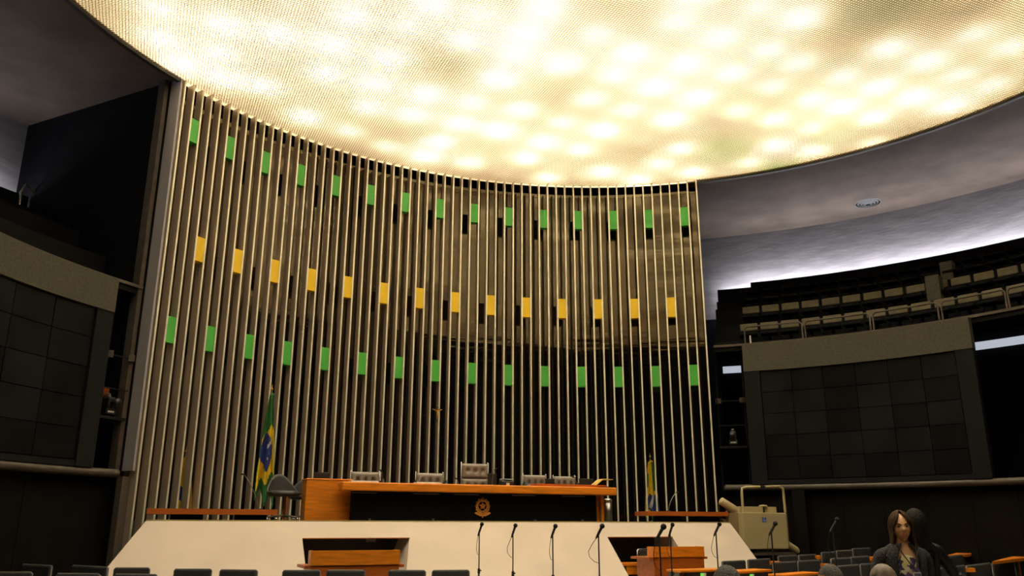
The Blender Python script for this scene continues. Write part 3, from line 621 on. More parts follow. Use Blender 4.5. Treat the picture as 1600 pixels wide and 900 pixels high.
def cf_br(u, s):
    if (u+.15)**2/.62+((s-.55)/.17)**2 < 1:
        if abs(s-(.49-.05*u)) < .018 and -.1 < u < .5: return 3
        if (abs(u-.05) < .06 and abs(s-.6) < .006) or (abs(u-.25) < .06 and abs(s-.56) < .006): return 3
        return 2
    if s > .29+.10*abs(u-.5)*1 and s < .83-.10*(u) and abs(u) < .93: return 1
    return 0
flag('tall Brazilian flag, green with yellow and blue, hanging in front of the fins', (424, 618), (412, 779), None, 9.2, cf_br, .04, .36, ph=.6)
def cf_r(u, s):
    if u > -.3 and s < .5 and u > .35: return 0
    if ((u-.2)/1.1)**2+((s-.73)/.17)**2 < 1: return 3 if abs((u-.1)-(s-.60)*-2.2-.1) < .16 and s < .84 else 2
    if s > .93: return 0
    if u < -.55 and .2 < s < .45: return 0
    return 1
flag('yellow, blue and green flag standing behind the fins at the right', (1016, 722), (1020, 813), None, 9.945, cf_r, .1, .34, ph=.2, amp=.03, knot='fl_yellow')
def cf_l(u, s):
    if s > .93: return 0
    if .48 < s < .74 and u < .0+2*(s-.5): return 2
    return 1 if u < .1 else 4  # amber half paints the flag's reflection in the glossy wall onto the cloth
flag('yellow and blue flag standing behind the fins at the far left', (290, 716), (289, 812), None, 9.945, cf_l, .16, .27, ph=1.5, amp=.03, knot='fl_yellow')

# ------------------------------------------------------------------ clerks' desks in the podium openings
def clerk_desk(label, x0, x1, ytop, v, split, depth=.55):
    a = at_v(x0, ytop, v); c = at_v(x1, ytop, v); w = c.x-a.x; zt = (a.z+c.z)/2; t = thing('clerk_desk', label, 'desk', ((a.x+c.x)/2, v, 0)); zs = zt-split
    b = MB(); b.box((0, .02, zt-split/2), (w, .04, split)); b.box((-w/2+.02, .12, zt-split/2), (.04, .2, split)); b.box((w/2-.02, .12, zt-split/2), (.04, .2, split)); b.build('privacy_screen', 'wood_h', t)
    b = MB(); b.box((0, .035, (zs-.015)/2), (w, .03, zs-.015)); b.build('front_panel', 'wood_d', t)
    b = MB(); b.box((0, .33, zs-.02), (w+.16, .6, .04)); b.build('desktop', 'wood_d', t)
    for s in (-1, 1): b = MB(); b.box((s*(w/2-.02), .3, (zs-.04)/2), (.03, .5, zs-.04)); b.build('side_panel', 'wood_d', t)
    return t
clerk_desk('orange wooden clerk desk in front of the left podium opening', 487, 625, 860, 3.45, .2)
clerk_desk('orange wooden clerk desk in front of the right podium opening', 1022, 1100, 854, 3.55, .17)
for (px, lab, w) in (((1006, 858), 'grey clerk chair with pale frame beside the right opening desk', .3),):
    p = at_v(px[0], px[1], 4.95); t = thing('clerk_chair', lab, 'chair', (p.x, 4.95, 0), .4)
    b = MB(); b.box((0, .0, p.z-.16), (.4, .04, .3)); b.build('backrest', 'leather', t, bevel=.02)
    b = MB(); b.tube([(-.21, 0, .5), (-.21, 0, p.z-.02), (-.18, 0, p.z), (.18, 0, p.z), (.21, 0, p.z-.02), (.21, 0, .5)], .012, 0, 6); b.build('back_frame', 'chrome', t)
    b = MB(); b.box((0, -.22, .5), (.42, .42, .06)); b.build('seat', 'leather', t, bevel=.02)
    for sx in (-1, 1):
        for sy in (0, -.4): b = MB(); b.tube([(sx*.19, sy-.02, 0), (sx*.19, sy-.02, .5)], .012, 0, 6); b.build('leg', 'chrome', t)
p = at_v(985, 882, 5.3); t = thing('recess_shelf', 'small orange wooden side desk inside the right podium opening', 'desk', (p.x, 5.5, 0))
b = MB(); b.box((0, 0, p.z), (.62, .4, .05)); b.build('desktop', 'wood', t)
b = MB(); b.box((.1, -.17, p.z-.1), (.36, .03, .16)); b.build('drawer', 'wood_h', t)
for s in (-1, 1): b = MB(); b.box((s*.28, 0, (p.z-.02)/2), (.03, .36, p.z-.03)); b.build('side_panel', 'wood_d', t)
b = MB(); p = at_v(568, 846, 6.3); b.box((0, 0, 0), (.16, .04, .05)); tag(b.build('recess_sign', mat('dim_plate', (.35, .33, .25), .5), loc=(p.x, 5.78, ZO-.045)), 'small pale plate at the top of the left podium opening', 'plate')

# ------------------------------------------------------------------ stair lift
VL = 5.95
def LV(x, y, v=VL): return at_v(x, y, v)
t = thing('stair_lift', 'beige wheelchair platform lift with tube handle at the right end of the podium', 'lift', (0, 0, 0))
q = [LV(1160, 801), LV(1228, 801), LV(1232, 857), LV(1163, 857)]
x0, x1, z0, z1 = q[0].x, q[1].x, LV(1195, 858).z, LV(1195, 801).z
b = MB(); b.box(((x0+x1)/2, VL+.17, (z0+z1)/2), (x1-x0, .34, z1-z0)); b.build('cabinet', 'beige', t, bevel=.015)
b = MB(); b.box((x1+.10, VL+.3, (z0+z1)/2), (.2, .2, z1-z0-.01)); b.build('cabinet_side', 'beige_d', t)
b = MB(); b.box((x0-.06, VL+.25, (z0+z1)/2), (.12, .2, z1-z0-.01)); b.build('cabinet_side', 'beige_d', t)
b = MB(); a, c = LV(1166, 791), LV(1224, 801); b.box(((a.x+c.x)/2, VL+.26, (a.z+z1)/2), (c.x-a.x, .1, a.z-z1)); b.build('folded_platform', 'beige', t, bevel=.01)
b = MB(); c = LV(1195, 790, VL+.2); b.lathe([(.001, 0), (.11, 0), (.08, .035), (.001, .045)], (c.x, VL+.26, a.z), 0, 16); b.build('cover', 'beige', t)
b = MB(); c = LV(1193, 795, VL+.2); b.box((c.x, VL+.19, c.z-.02), (.02, .03, .12)); b.build('lock_handle', 'plastic', t)
b = MB(); ps = [LV(1161, 801, VL+.1), LV(1159, 770, VL+.1), LV(1159.5, 763, VL+.1), LV(1166, 761, VL+.1), LV(1217, 760, VL+.1), LV(1223, 763, VL+.1), LV(1224, 770, VL+.1), LV(1227, 801, VL+.1)]
b.tube(ps, .028, 0, 10); b.build('safety_bar', 'beige', t)
b = MB(); b.tube([LV(1187, 760.5, VL+.1), LV(1194, 760.5, VL+.1)], .036, 0, 10); b.build('bar_grip', 'plastic', t)
b = MB(); c = LV(1194, 812); s = .048
b.box((c.x, VL-.003, c.z), (s*2, .006, s*2), 0)
b.build('access_sign', 'blue', t)
wc = MB(); Y = VL-.008
wc.tube([(c.x+.022*cos(k)*1.0-.002, Y, c.z-.014+.022*sin(k)) for k in [pi*.75+i*1.3*pi/12 for i in range(13)]], .004, 0, 6); wc.sphere((c.x-.006, Y, c.z+.034), .008, 0, 8, 6)
wc.tube([(c.x-.006, Y, c.z+.022), (c.x-.004, Y, c.z-.008), (c.x+.018, Y, c.z-.008), (c.x+.028, Y, c.z-.03)], .005, 0, 6); o = wc.build('wheelchair_symbol', 'white', t)
# rail
VR = 6.35
def rail(p0, p1, r, name, key='beige'):
    b = MB(); a, c = LV(*p0, VR), LV(*p1, VR); d = (c-a).normalized(); b.tube([a-d*.02, a, c, c+d*.02], [r*.6, r, r, r*.6], 0, 14); return b.build(name, key, t)
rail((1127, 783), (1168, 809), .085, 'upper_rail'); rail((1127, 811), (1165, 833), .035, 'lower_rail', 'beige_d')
rail((1224, 846), (1258, 869), .075, 'upper_rail'); rail((1134, 793), (1165, 817), .03, 'rail_lip', 'beige_d')
for x, y0, y1 in ((1122, 787, 812), (1135, 798, 815)):
    b = MB(); a, c = LV(x, y0, VR), LV(x, y1, VR); b.tube([(a.x, VR, ZS), (a.x, VR, a.z)], .022, 0, 8); b.build('rail_post', 'chrome' if x < 1130 else 'beige', t)
b = MB(); a = LV(1175, 862, VL); c = LV(1240, 866, VL); b.box(((a.x+c.x)/2, VL+.2, z0-.1), (c.x-a.x, .5, .05)); b.build('foot_platform', 'ledge', t)
b = MB(); b.box(((x0+x1)/2, VL+.2, (z0-.08)/2), (.3, .3, z0-.1)); b.build('pedestal', 'black', t)
# steps beside the podium
b = MB()
for i in range(8): b.box((ER+.15+.28*i+.14, 6.75, (ZS-.2*(i))/2-.02), (.28, .7, max(ZS-.2*(i)-.04, .1)))
struct('steps_stage', b, 'brownwall')

# ------------------------------------------------------------------ microphone stands
def mic_stand(label, hx, hy, dist, cable, bx=None, tilt=35, top=None):
    h = at_d(hx, hy, dist); bx = bx or hx-4; sp = at_d(bx, hy+12, dist); side = Vector((_R.x, _R.y, 0))
    t = thing('microphone_stand', label, 'microphone', (sp.x, sp.y, 0), 0)
    t['group'] = 'microphone stands in front of the podium'
    def Q(s, z): return side*s+Vector((0, 0, z))
    ds = (h-sp).dot(side); zt = sp.z
    b = MB(); b.lathe([(.001, .03), (.04, .03), (.13, .015), (.14, 0)], (0, 0, 0), 0, 20); b.build('base', 'plastic', t)
    b = MB(); b.tube([(0, 0, .02), (0, 0, .95)], .013, 0, 8); b.tube([(0, 0, .93), (0, 0, 1.0)], .02, 0, 8); b.tube([Q(0, .97), Q(.035, .975)], .01, 0, 6); b.build('lower_tube', 'plastic', t)
    b = MB(); b.tube([(0, 0, .95), (0, 0, zt-.0)], .0085, 0, 8); b.build('upper_tube', 'plastic', t)
    e = Vector((*(side*ds).to_2d(), h.z)); s0 = Vector((0, 0, zt)); d = (e-s0).normalized()
    b = MB(); b.tube([s0-d*.04, s0+d*.03], [.014, .017], 0, 8); b.build('clip', 'plastic', t)
    b = MB(); b.tube([s0-d*.06, e-d*.02], [.010, .017], 0, 10); b.build('microphone_body', 'plastic', t)
    b = MB(); b.sphere(e, .029, 0, 14, 10); b.build('foam_head', 'foam', t)
    if cable:
        b = MB(); st = s0-d*.06; b.tube([st, st+Q(-cable*.5, -.06), st+Q(-cable, -.14), st+Q(-cable*.9, -.2), st+Q(-cable*.3, -.25), Q(-.01, zt-.32)], .0035, 0, 6); b.build('cable', 'plastic', t)
    return t
mic_stand('black microphone stand, leftmost in front of the podium', 753, 819, 12.5, .02, 749)
mic_stand('black microphone stand, second from the left in front of the podium', 805.5, 821, 11.8, .06, 801.5)
mic_stand('black microphone stand, third from the left in front of the podium', 868, 822, 11.0, .02, 863.5)
mic_stand('black stand with long cable loop, right before the slanted opening edge', 941, 822, 10.0, .09, 935)
mic_stand('thick near microphone stand before the right podium opening', 1037, 823, 8.3, .03, 1030)
mic_stand('thin far microphone stand before the right podium opening', 1051, 820, 12.0, .03, 1047)
mic_stand('microphone stand before the right end of the podium', 1124.5, 819, 11.5, .04, 1118.5)
mic_stand('microphone stand in front of the beige lift', 1212, 818, 11.0, .03, 1205)
mic_stand('dim microphone stand against the dark wall left of the woman', 1309, 812, 11.0, .04, 1301)

# ------------------------------------------------------------------ delegates' seats
def seat_obj(label, P0, P1, grp, riser=True):
    w = (P1-P0).to_2d().length; zt = (P0.z+P1.z)/2; a = math.atan2(P1.y-P0.y, P1.x-P0.x); c = (P0+P1)/2
    zf = max(zt-1.0, 0); H = zt-zf
    t = thing('delegate_chair', label, 'seat', (c.x, c.y, zf), a, grp); w2 = w/2
    b = MB(); b.box((0, .04, H-.21), (w-.03, .07, .42)); b.build('backrest', 'seat', t, bevel=.025)
    for s in (-1, 1):
        b = MB(); b.tube([(s*(w2-.012), .04, H-.46), (s*(w2-.012), .04, H-.025), (s*(w2-.03), .04, H-.008)], .011, 0, 6); b.build('side_rail', 'seat_edge', t)
    b = MB(); b.tube([(-w2+.03, .03, H-.004), (w2-.03, .03, H-.004)], .009, 0, 6); b.build('top_rail', 'seat_edge', t)
    b = MB(); b.box((0, .3, .44), (w-.06, .45, .1)); b.build('seat_cushion', 'seat', t, bevel=.03)
    b = MB(); b.box((0, .22, .2), (.08, .1, .4)); b.box((0, .22, .012), (.3, .3, .024)); b.build('pedestal', 'plastic', t)
    for s in (-1, 1): b = MB(); b.box((s*(w2-.02), .25, .62), (.04, .34, .04)); b.box((s*(w2-.02), .1, .52), (.035, .04, .2)); b.build('armrest', 'plastic', t)
    if zf > .03:
        RIS.append((c, a, w, zf))
    return t
RIS = []
SL = [(-30, 17, 881.5, 882, 1.0), (27, 78, 881, 883.5, 1.0), (110, 165, 883, 886, 1.0), (176, 234, 887, 887, 1.0), (270, 331, 889, 889, 1.0), (341, 402, 890, 890.5, 1.0), (440, 501, 891, 891, 1.0), (509, 571, 891, 891, 1.0), (606, 666, 891, 891, 1.0), (675, 735, 891, 890.5, 1.0),
      (-20, 50, 894, 894, 1.0), (85, 155, 896, 896.5, 1.0), (176, 245, 897, 897.5, 1.0)]
LN = ['cut by the left edge of the photo', 'first whole one from the left', 'against the dark wall left of the podium corner', 'just before the left podium corner', 'left one of the pair before the left podium face', 'right one of the pair before the left podium face', 'left of the orange clerk desk', 'before the left half of the clerk desk', 'before the right end of the clerk desk', 'rightmost, left of the first microphone stand',
      'nearer row, cut by the left edge', 'nearer row, second from the left', 'nearer row, third from the left']
for (x0, x1, y0, y1, z), n_ in zip(SL, LN): seat_obj('black delegate seat back, '+n_, at_z(x0, y0, z), at_z(x1, y1, z), 'delegate seats at the lower left')
ROWS = [
 ((1149, 876, 1.0), 20, ((1131, 1167, 876, 'first right of the dark head, before the podium end'), (1171, 1206, 873.5, 'second right of the dark head, before the podium end'))),
 ((1228, 878, 1.0), 20, ((1210, 1247, 878, 'below the lift, left of the pair'), (1249, 1284, 875.5, 'below the lift, right of the pair'))),
 ((1326, 883, 1.0), 22, ((1309, 1344, 883.3, 'near row right of the grey head'), (1347, 1382, 880, 'near row behind the elbow of the woman'))),
 ((1233, 868, 1.05), 20, ((1218, 1248, 868, 'farther row directly under the lift'), (1250, 1278, 866.5, 'farther row beside the end of the lift rail'))),
 ((1310, 861.5, 1.11), 22, ((1286, 1308, 862.5, 'farthest row, first right of the lift'), (1309, 1333, 860, 'farthest row, second right of the lift'), (1334, 1362, 856.5, 'farthest row, third right of the lift'))),
 ((1316, 872, 1.06), 22, ((1301, 1331, 872, 'middle row, left of the woman'), (1332, 1360, 869.5, 'middle row, just left of the woman'))),
 ((1443, 857.5, 1.14), 34, ((1432, 1451, 857.8, 'farthest row, right of the woman'), (1453, 1474, 853, 'farthest row, right end, curving away'))),
 ((1490, 868.5, 1.07), 30, ((1441, 1464, 872, 'middle row, first right of the woman'), (1467, 1515, 868.5, 'middle row, wide one under the orange desk end'), (1517, 1547, 862, 'middle row, second from its right end'), (1549, 1575, 854.5, 'middle row, right end, curving up'))),
 ((1490, 886, 1.0), 25, ((1456, 1510, 886.5, 'near row, right of the dark jacket arm'), (1513, 1550, 881.5, 'near row, under the long orange desk'), (1553, 1585, 878, 'near row, second from the right edge'), (1588, 1620, 874, 'near row, cut by the right edge')))]
for (ax, ay, az), ang, seats in ROWS:
    A = at_z(ax, ay, az); a = rad(ang); tn = Vector((cos(a), sin(a), 0)); nr = Vector((-sin(a), cos(a), 0))
    def hit(x, y):
        d = ray(x, y); return CAM+d*((A-CAM).dot(nr)/d.dot(nr))
    for x0, x1, y, n_ in seats:
        P0, P1 = hit(x0, y), hit(x1, y); z = hit((x0+x1)/2, y).z; P0.z = P1.z = z
        seat_obj('dark grey delegate seat, '+n_, P0, P1, 'delegate seats at the lower right')
b = MB()
for c, a, w, zf in RIS:
    n_ = Vector((-sin(a), cos(a), 0)); cc = c+n_*.35; b.box((cc.x, cc.y, zf/2), (w+.1, .95, zf), 0, Matrix.Rotation(a, 3, 'Z'))
struct('floor_riser', b, 'carpet')
# desks in front of the seats (orange tops)
def plank(name, label, pts, z, depth, grp='delegate desk tops at the lower right', panel=True, lamp=None):
    P = [at_z(x, y, z) for x, y in pts]; d = (P[1]-P[0]); a = math.atan2(d.y, d.x); w = d.to_2d().length; c = (P[0]+P[1])/2
    t = thing('delegate_desk', label, 'desk', (c.x, c.y, 0), a, grp)
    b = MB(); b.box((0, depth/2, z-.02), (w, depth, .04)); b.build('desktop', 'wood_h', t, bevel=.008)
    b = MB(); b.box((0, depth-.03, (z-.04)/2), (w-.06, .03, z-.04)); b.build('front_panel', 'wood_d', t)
    for s in (-1, 1): b = MB(); b.box((s*(w/2-.03), depth/2, (z-.04)/2), (.04, depth-.08, z-.04)); b.build('side_panel', 'seat_edge', t)
    if lamp:
        b = MB(); b.box((0, .02, z-.075), (w*.8, .03, .07)); b.build('console_strip', 'plastic', t)
        b = MB(); b.box((-w*.1, .0, z-.075), (.06, .02, .045)); b.build('indicator', 'greenlamp', t)
        b = MB(); b.box((-w*.1+.055, .0, z-.075), (.045, .018, .045)); b.build('button_plate', 'white', t)
    return t
plank('d', 'orange delegate desk with green indicator, left of the dark head', [(1063, 891), (1145, 888.5)], .93, .35, lamp=True)
plank('d', 'orange delegate desk with green indicator, right of the dark head', [(1150, 893), (1206, 889.5)], .93, .35, lamp=True)
plank('d', 'orange delegate desk below the lift', [(1228, 898), (1282, 894)], .9, .3)
def nub(x, y, z, label, w=.16):
    p = at_z(x, y, z); b = MB(); b.box((0, 0, -.03), (w, .25, .06)); b.box((0, .05, -z/2-.03), (w*.4, .06, z-.06)); o = b.build('desk_end', 'wood_h', loc=p); o.rotation_euler = (0, 0, -.5); tag(o, label, 'desk', 'orange desk ends between the right seats')
nub(1211, 877, .97, 'small orange desk end between the seats under the lift'); nub(1281, 868, 1.03, 'small orange desk end right of the lift rail'); nub(1292, 881, .97, 'small orange desk end above the grey head'); nub(1363, 870, 1.04, 'small orange desk end at the woman’s right elbow'); nub(1460, 873, 1.02, 'small orange desk end right of the dark jacket'); nub(1508, 887, .96, 'small orange desk end in the near right row', .2)
def wedge(label, pts, z):
    b = MB(); P = [at_z(x, y, z) for x, y in pts]; b.prism([p-Vector((0, 0, .05)) for p in P], (0, 0, .05))
    c = sum(P, Vector())/len(P); b.box((c.x, c.y, (z-.05)/2), (.1, .1, z-.05)); tag(b.build('desk_end', 'wood_h'), label, 'desk')
wedge('orange wooden desk end behind the middle row of right seats', [(1480, 867.5), (1515, 865.7), (1524, 861.5), (1504, 861)], 1.07)
wedge('long orange wooden desk running out at the right edge', [(1550, 877.3), (1605, 871.3), (1605, 866), (1590, 867.5), (1570, 872)], 1.03)

# ------------------------------------------------------------------ people
def skin_obj(name, chain, mt, parent, sub=2, root=0):
    """chain: verts [(co, r)], edges"""
    vs, es = chain; me = bpy.data.meshes.new(name); me.from_pydata([v[0] for v in vs], es, []); o = bpy.data.objects.new(name, me); COL.objects.link(o); o.parent = parent
    me.materials.append(M[mt]); sm = o.modifiers.new('skin', 'SKIN'); sm.use_smooth_shade = True
    for i, v in enumerate(vs):
        r = v[1]; me.skin_vertices[0].data[i].radius = r if isinstance(r, tuple) else (r, r); me.skin_vertices[0].data[i].use_root = (i == root)
    s2 = o.modifiers.new('sub', 'SUBSURF'); s2.levels = sub; s2.render_levels = sub; return o
def hand(wr, d, nrm, vs, es, idx, side):
    """adds palm and five fingers from wrist index"""
    d = d.normalized(); nrm = nrm.normalized(); lat = d.cross(nrm)
    vs.append((tuple(wr+d*.05), (.038, .016))); pi_ = len(vs)-1; es.append((idx, pi_))
    for k, (off, L) in enumerate(((-.03, .066), (-.01, .076), (.01, .072), (.03, .058))):
        base = wr+d*.085+lat*off; vs.append((tuple(base), .0095)); a = len(vs)-1; es.append((pi_, a))
        vs.append((tuple(base+d*L*.55+nrm*.008), .0085)); es.append((a, a+1)); vs.append((tuple(base+d*L+nrm*.026), .007)); es.append((a+1, a+2))
    tb = wr+d*.03+lat*side*-.035; vs.append((tuple(tb), .011)); a = len(vs)-1; es.append((pi_, a)); vs.append((tuple(tb+d*.04+lat*side*-.02+nrm*.01), .0095)); es.append((a, a+1)); vs.append((tuple(tb+d*.065+lat*side*-.022+nrm*.02), .008)); es.append((a+1, a+2))
def head_mesh(parent, loc, scale, yaw, pitchh, skin='skin', face=True, roll=0):
    Rm = Matrix.Rotation(yaw, 3, 'Z') @ Matrix.Rotation(roll, 3, 'Y') @ Matrix.Rotation(pitchh, 3, 'X')
    b = MB(); n, k = 48, 40; V = []
    G = lambda x, z, cx, cz, sx, sz: math.exp(-((x-cx)/sx)**2-((z-cz)/sz)**2)
    for i in range(k+1):
        t = pi*i/k
        for j in range(n):
            ph = 2*pi*j/n; x = .072*sin(t)*cos(ph); y = .092*sin(t)*sin(ph); z = -.115*cos(t)
            if z < 0: x *= 1-.28*(-z/.115)**1.5; y *= 1-.12*(-z/.115)
            if y < 0:  # front
                dy = 0; ax = abs(x)
                dy -= .022*G(x, z, 0, -.022, .012, .014)+.012*G(x, z, 0, 0, .008, .024)    # nose
                dy += .010*G(ax, z, .030, .008, .017, .012)                                  # eye sockets
                dy -= .004*G(ax, z, .03, .026, .022, .007)                                   # brows
                dy -= .007*G(x, z, 0, -.058, .024, .006)+.007*G(x, z, 0, -.070, .02, .006)  # lips
                dy += .004*G(x, z, 0, -.064, .022, .003)
                dy -= .010*G(x, z, 0, -.096, .022, .015)                                     # chin
                dy -= .005*G(ax, z, .042, -.02, .016, .018)                                  # cheeks
                if face: y += dy
            V.append(Rm @ Vector((x, y, z)))
    F = [(i*n+j, i*n+(j+1) % n, (i+1)*n+(j+1) % n, (i+1)*n+j) for i in range(k) for j in range(n)]; b.add(V, F, 0, True)
    h = b.build('head', skin, parent, loc=loc); h.scale = (scale,)*3
    if face:
        b = MB()
        for s in (-1, 1): b.sphere(Rm @ Vector((s*.030, -.0755, .007)), (.012, .008, .0075), 0, 12, 8, Rm)
        e = b.build('eyes', 'eye', h)
        b = MB()
        for s in (-1, 1): b.tube([Rm @ Vector((s*x, y, z)) for x, y, z in ((.014, -.089, .024), (.03, -.086, .030), (.046, -.074, .025))], [.003, .0032, .0018], 0, 6)
        b.build('eyebrows', 'hair' if skin == 'skin' else 'hairblack', h)
        b = MB(); b.tube([Rm @ Vector((x, y, -.060+dz)) for x, y, dz in ((-.026, -.081, -.001), (-.01, -.0925, .003), (0, -.0935, .001), (.01, -.0925, .003), (.026, -.081, -.001))], [.001, .0045, .004, .0045, .001], 0, 6)
        b.tube([Rm @ Vector((x, y, -.0705+dz)) for x, y, dz in ((-.025, -.08, .005), (-.01, -.0915, 0), (0, -.092, -.001), (.01, -.0915, 0), (.025, -.08, .005))], [.001, .0045, .005, .0045, .001], 0, 6); b.build('lips', 'lips', h)
    b = MB()
    for s in (-1, 1): b.sphere(Rm @ Vector((s*.073, .008, -.005)), (.008, .018, .03), 0, 10, 8, Rm)
    b.build('ears', skin, h)
    return h, Rm
def long_hair(parent, loc, Rm, scale, key, length=.30, part=-.015):
    """cap plus two curtains of hair framing the face"""
    b = MB(); n, k = 44, 22; V = []
    for i in range(k+1):
        t = i/k
        for j in range(n+1):
            ph = rad(-34+248*j/n)   # open at the front (-90 deg)
            if t < .5:
                th = pi/2*(t/.5); r = sin(th); zz = cos(th); op = 0
                # closed cap: squeeze opening near the crown
                ph2 = rad(90)+(ph-rad(90))*(1.0+.45*(1-t/.5)**.5)
                x = .084*r*cos(ph2); y = .102*r*sin(ph2)+.006; z = .126*zz
            else:
                s = (t-.5)/.5; x = (.084+.012*s-.006*sin(s*5+ph*2))*cos(ph); y = (.102-.02*s)*sin(ph)+.006+.01*s; z = -length*s*(1-.12*abs(cos(ph)))
                if y < 0: y = y*(1-.1*s)
            w = 1+.03*sin(ph*19+t*3)+.02*sin(ph*41); V.append(Rm @ Vector((x*w, y*w, z)))
    F = [(i*(n+1)+j, i*(n+1)+j+1, (i+1)*(n+1)+j+1, (i+1)*(n+1)+j) for i in range(k) for j in range(n)]; b.add(V, F, 0, True)
    o = b.build('hair', key, parent, loc=loc); o.scale = (scale,)*3; s = o.modifiers.new('solid', 'SOLIDIFY'); s.thickness = .012; s.offset = 1; return o
def short_hair(parent, loc, Rm, scale, key):
    b = MB(); n, k = 32, 16; V = []
    for i in range(k+1):
        th = pi*.62*i/k
        for j in range(n):
            ph = 2*pi*j/n; lim = 1 if sin(ph) > -.35 else .62; t2 = th*lim; w = 1+.015*sin(ph*17)+.012*sin(t2*23+ph*9)
            V.append(Rm @ Vector((.079*sin(t2)*cos(ph)*w, (.099*sin(t2)*sin(ph)+.004)*w, .122*cos(t2)*w)))
    b.add(V, [(i*n+j, i*n+(j+1) % n, (i+1)*n+(j+1) % n, (i+1)*n+j) for i in range(k) for j in range(n)], 0, True)
    o = b.build('hair', key, parent, loc=loc); o.scale = (scale,)*3; return o

def standing_person(label, headtop_px, dist, body_yaw, head_yaw, jacket, hairkey, height=None, arm_l=None, arm_r=None, blouse_on=True, skin='skin', badge=False, head_roll=0):
    ht = at_d(*headtop_px, dist); H = ht.z; k = H/1.70
    t = thing('person', label, 'person', (ht.x, ht.y, 0), body_yaw); K = lambda x, y, z: (x*k, y*k, z*k)
    # local frame: front is -y, person's left is +x
    al = arm_l or [(.185, .01, 1.37), (.235, .05, 1.10), (.21, -.08, .88)]; ar = arm_r or [(-.185, .01, 1.37), (-.235, .05, 1.10), (-.21, -.08, .88)]
    vs = [(K(0, .01, .94), (.14*k, .10*k)), (K(0, 0, 1.08), (.115*k, .085*k)), (K(0, 0, 1.22), (.13*k, .09*k)), (K(0, .01, 1.36), (.12*k, .075*k)), (K(0, .01, 1.43), (.06*k, .055*k)), (K(0, .005, 1.50), .048*k), (K(0, .0, 1.57), .05*k)]
    es = [(i, i+1) for i in range(6)]
    for pts in (al, ar):
        i0 = len(vs); vs.append((K(*pts[0]), .052*k)); vs.append((K(*pts[1]), .040*k)); vs.append((K(*pts[2]), (.028*k, .024*k))); es += [(3, i0), (i0, i0+1), (i0+1, i0+2)]
        d = Vector(K(*pts[2]))-Vector(K(*pts[1])); hand(Vector(K(*pts[2])), d, Vector((0, -1, 0)) if abs(d.normalized().y) < .9 else Vector((0, 0, -1)), vs, es, i0+2, 1 if pts is al else -1)
    for s in (-1, 1):
        i0 = len(vs); vs += [(K(s*.095, .01, .86), .085*k), (K(s*.10, 0, .48), .055*k), (K(s*.10, .02, .09), .037*k), (K(s*.11, -.13, .035), (.035*k, .025*k))]; es += [(0, i0), (i0, i0+1), (i0+1, i0+2), (i0+2, i0+3)]
    skin_obj('body', (vs, es), skin, t, 1)
    # trousers
    v2 = [(K(0, .01, .97), (.155*k, .115*k))]; e2 = []
    for s in (-1, 1): i0 = len(v2); v2 += [(K(s*.095, .01, .86), .1*k), (K(s*.10, 0, .48), .075*k), (K(s*.10, .02, .1), .065*k)]; e2 += [(0, i0), (i0, i0+1), (i0+1, i0+2)]
    skin_obj('trousers', (v2, e2), 'trousers', t, 2)
    for s in (-1, 1): b = MB(); b.sphere(K(s*.11, -.06, .045), (.045*k, .13*k, .045*k), 0, 12, 8); b.build('shoe', 'plastic', t)
    # blouse then open jacket
    v3 = [(K(0, -.012, 1.0), (.142*k, .1*k)), (K(0, -.02, 1.12), (.128*k, .095*k)), (K(0, -.026, 1.25), (.135*k, .1*k)), (K(0, -.006, 1.385), (.105*k, .07*k))]
    if blouse_on: skin_obj('blouse', (v3, [(0, 1), (1, 2), (2, 3)]), 'blouse' if badge else 'trousers', t, 2)
    b = MB(); rings = ((.92, .185, .135), (1.02, .175, .13), (1.12, .165, .122), (1.22, .178, .128), (1.30, .19, .125), (1.37, .188, .112), (1.425, .13, .085), (1.455, .075, .07)); n = 36; V = []
    for z, rx, ry in rings:
        gap = rad(30 if z < 1.3 else 30-8*(z-1.3)/.1)
        for j in range(n+1):
            ph = rad(-90)+gap+(2*pi-2*gap)*j/n; w = 1+.02*sin(ph*7+z*20); V.append(K(rx*cos(ph)*w, ry*sin(ph)*w+.008, z))
    b.add(V, [(i*(n+1)+j, i*(n+1)+j+1, (i+1)*(n+1)+j+1, (i+1)*(n+1)+j) for i in range(len(rings)-1) for j in range(n)], 0, True)
    o = b.build('jacket', jacket, t); so = o.modifiers.new('s', 'SOLIDIFY'); so.thickness = .014; o.modifiers.new('ss', 'SUBSURF').render_levels = 1
    for pts in (al, ar):
        P0, P1, P2 = [Vector(K(*p)) for p in pts]; P0 = P0+Vector((-.01 if P0.x > 0 else .01, 0, .0)); inn = Vector((P0.x*.55, P0.y, P0.z+.02)); path = [inn, P0]; rr = [.045*k, .055*k]
        for i in range(1, 9): path.append(P0.lerp(P1, i/8)); rr.append((.058-.006*i/8+.004*sin(i*2.1))*k)
        for i in range(1, 8): path.append(P1.lerp(P2, i/8)); rr.append((.054-.012*i/8+.003*sin(i*2.7))*k)
        b = MB(); b.tube(path, rr, 0, 16); o = b.build('sleeve', jacket, t); o.modifiers.new('ss', 'SUBSURF').render_levels = 1
    sc = k*.98; hz = 1.70-.118*.98
    hd, Rm = head_mesh(t, K(0, -.02, hz-.012), sc, head_yaw, 0, skin, True, head_roll)
    long_hair(t, K(0, -.02, hz-.008), Rm, sc, hairkey, .27)
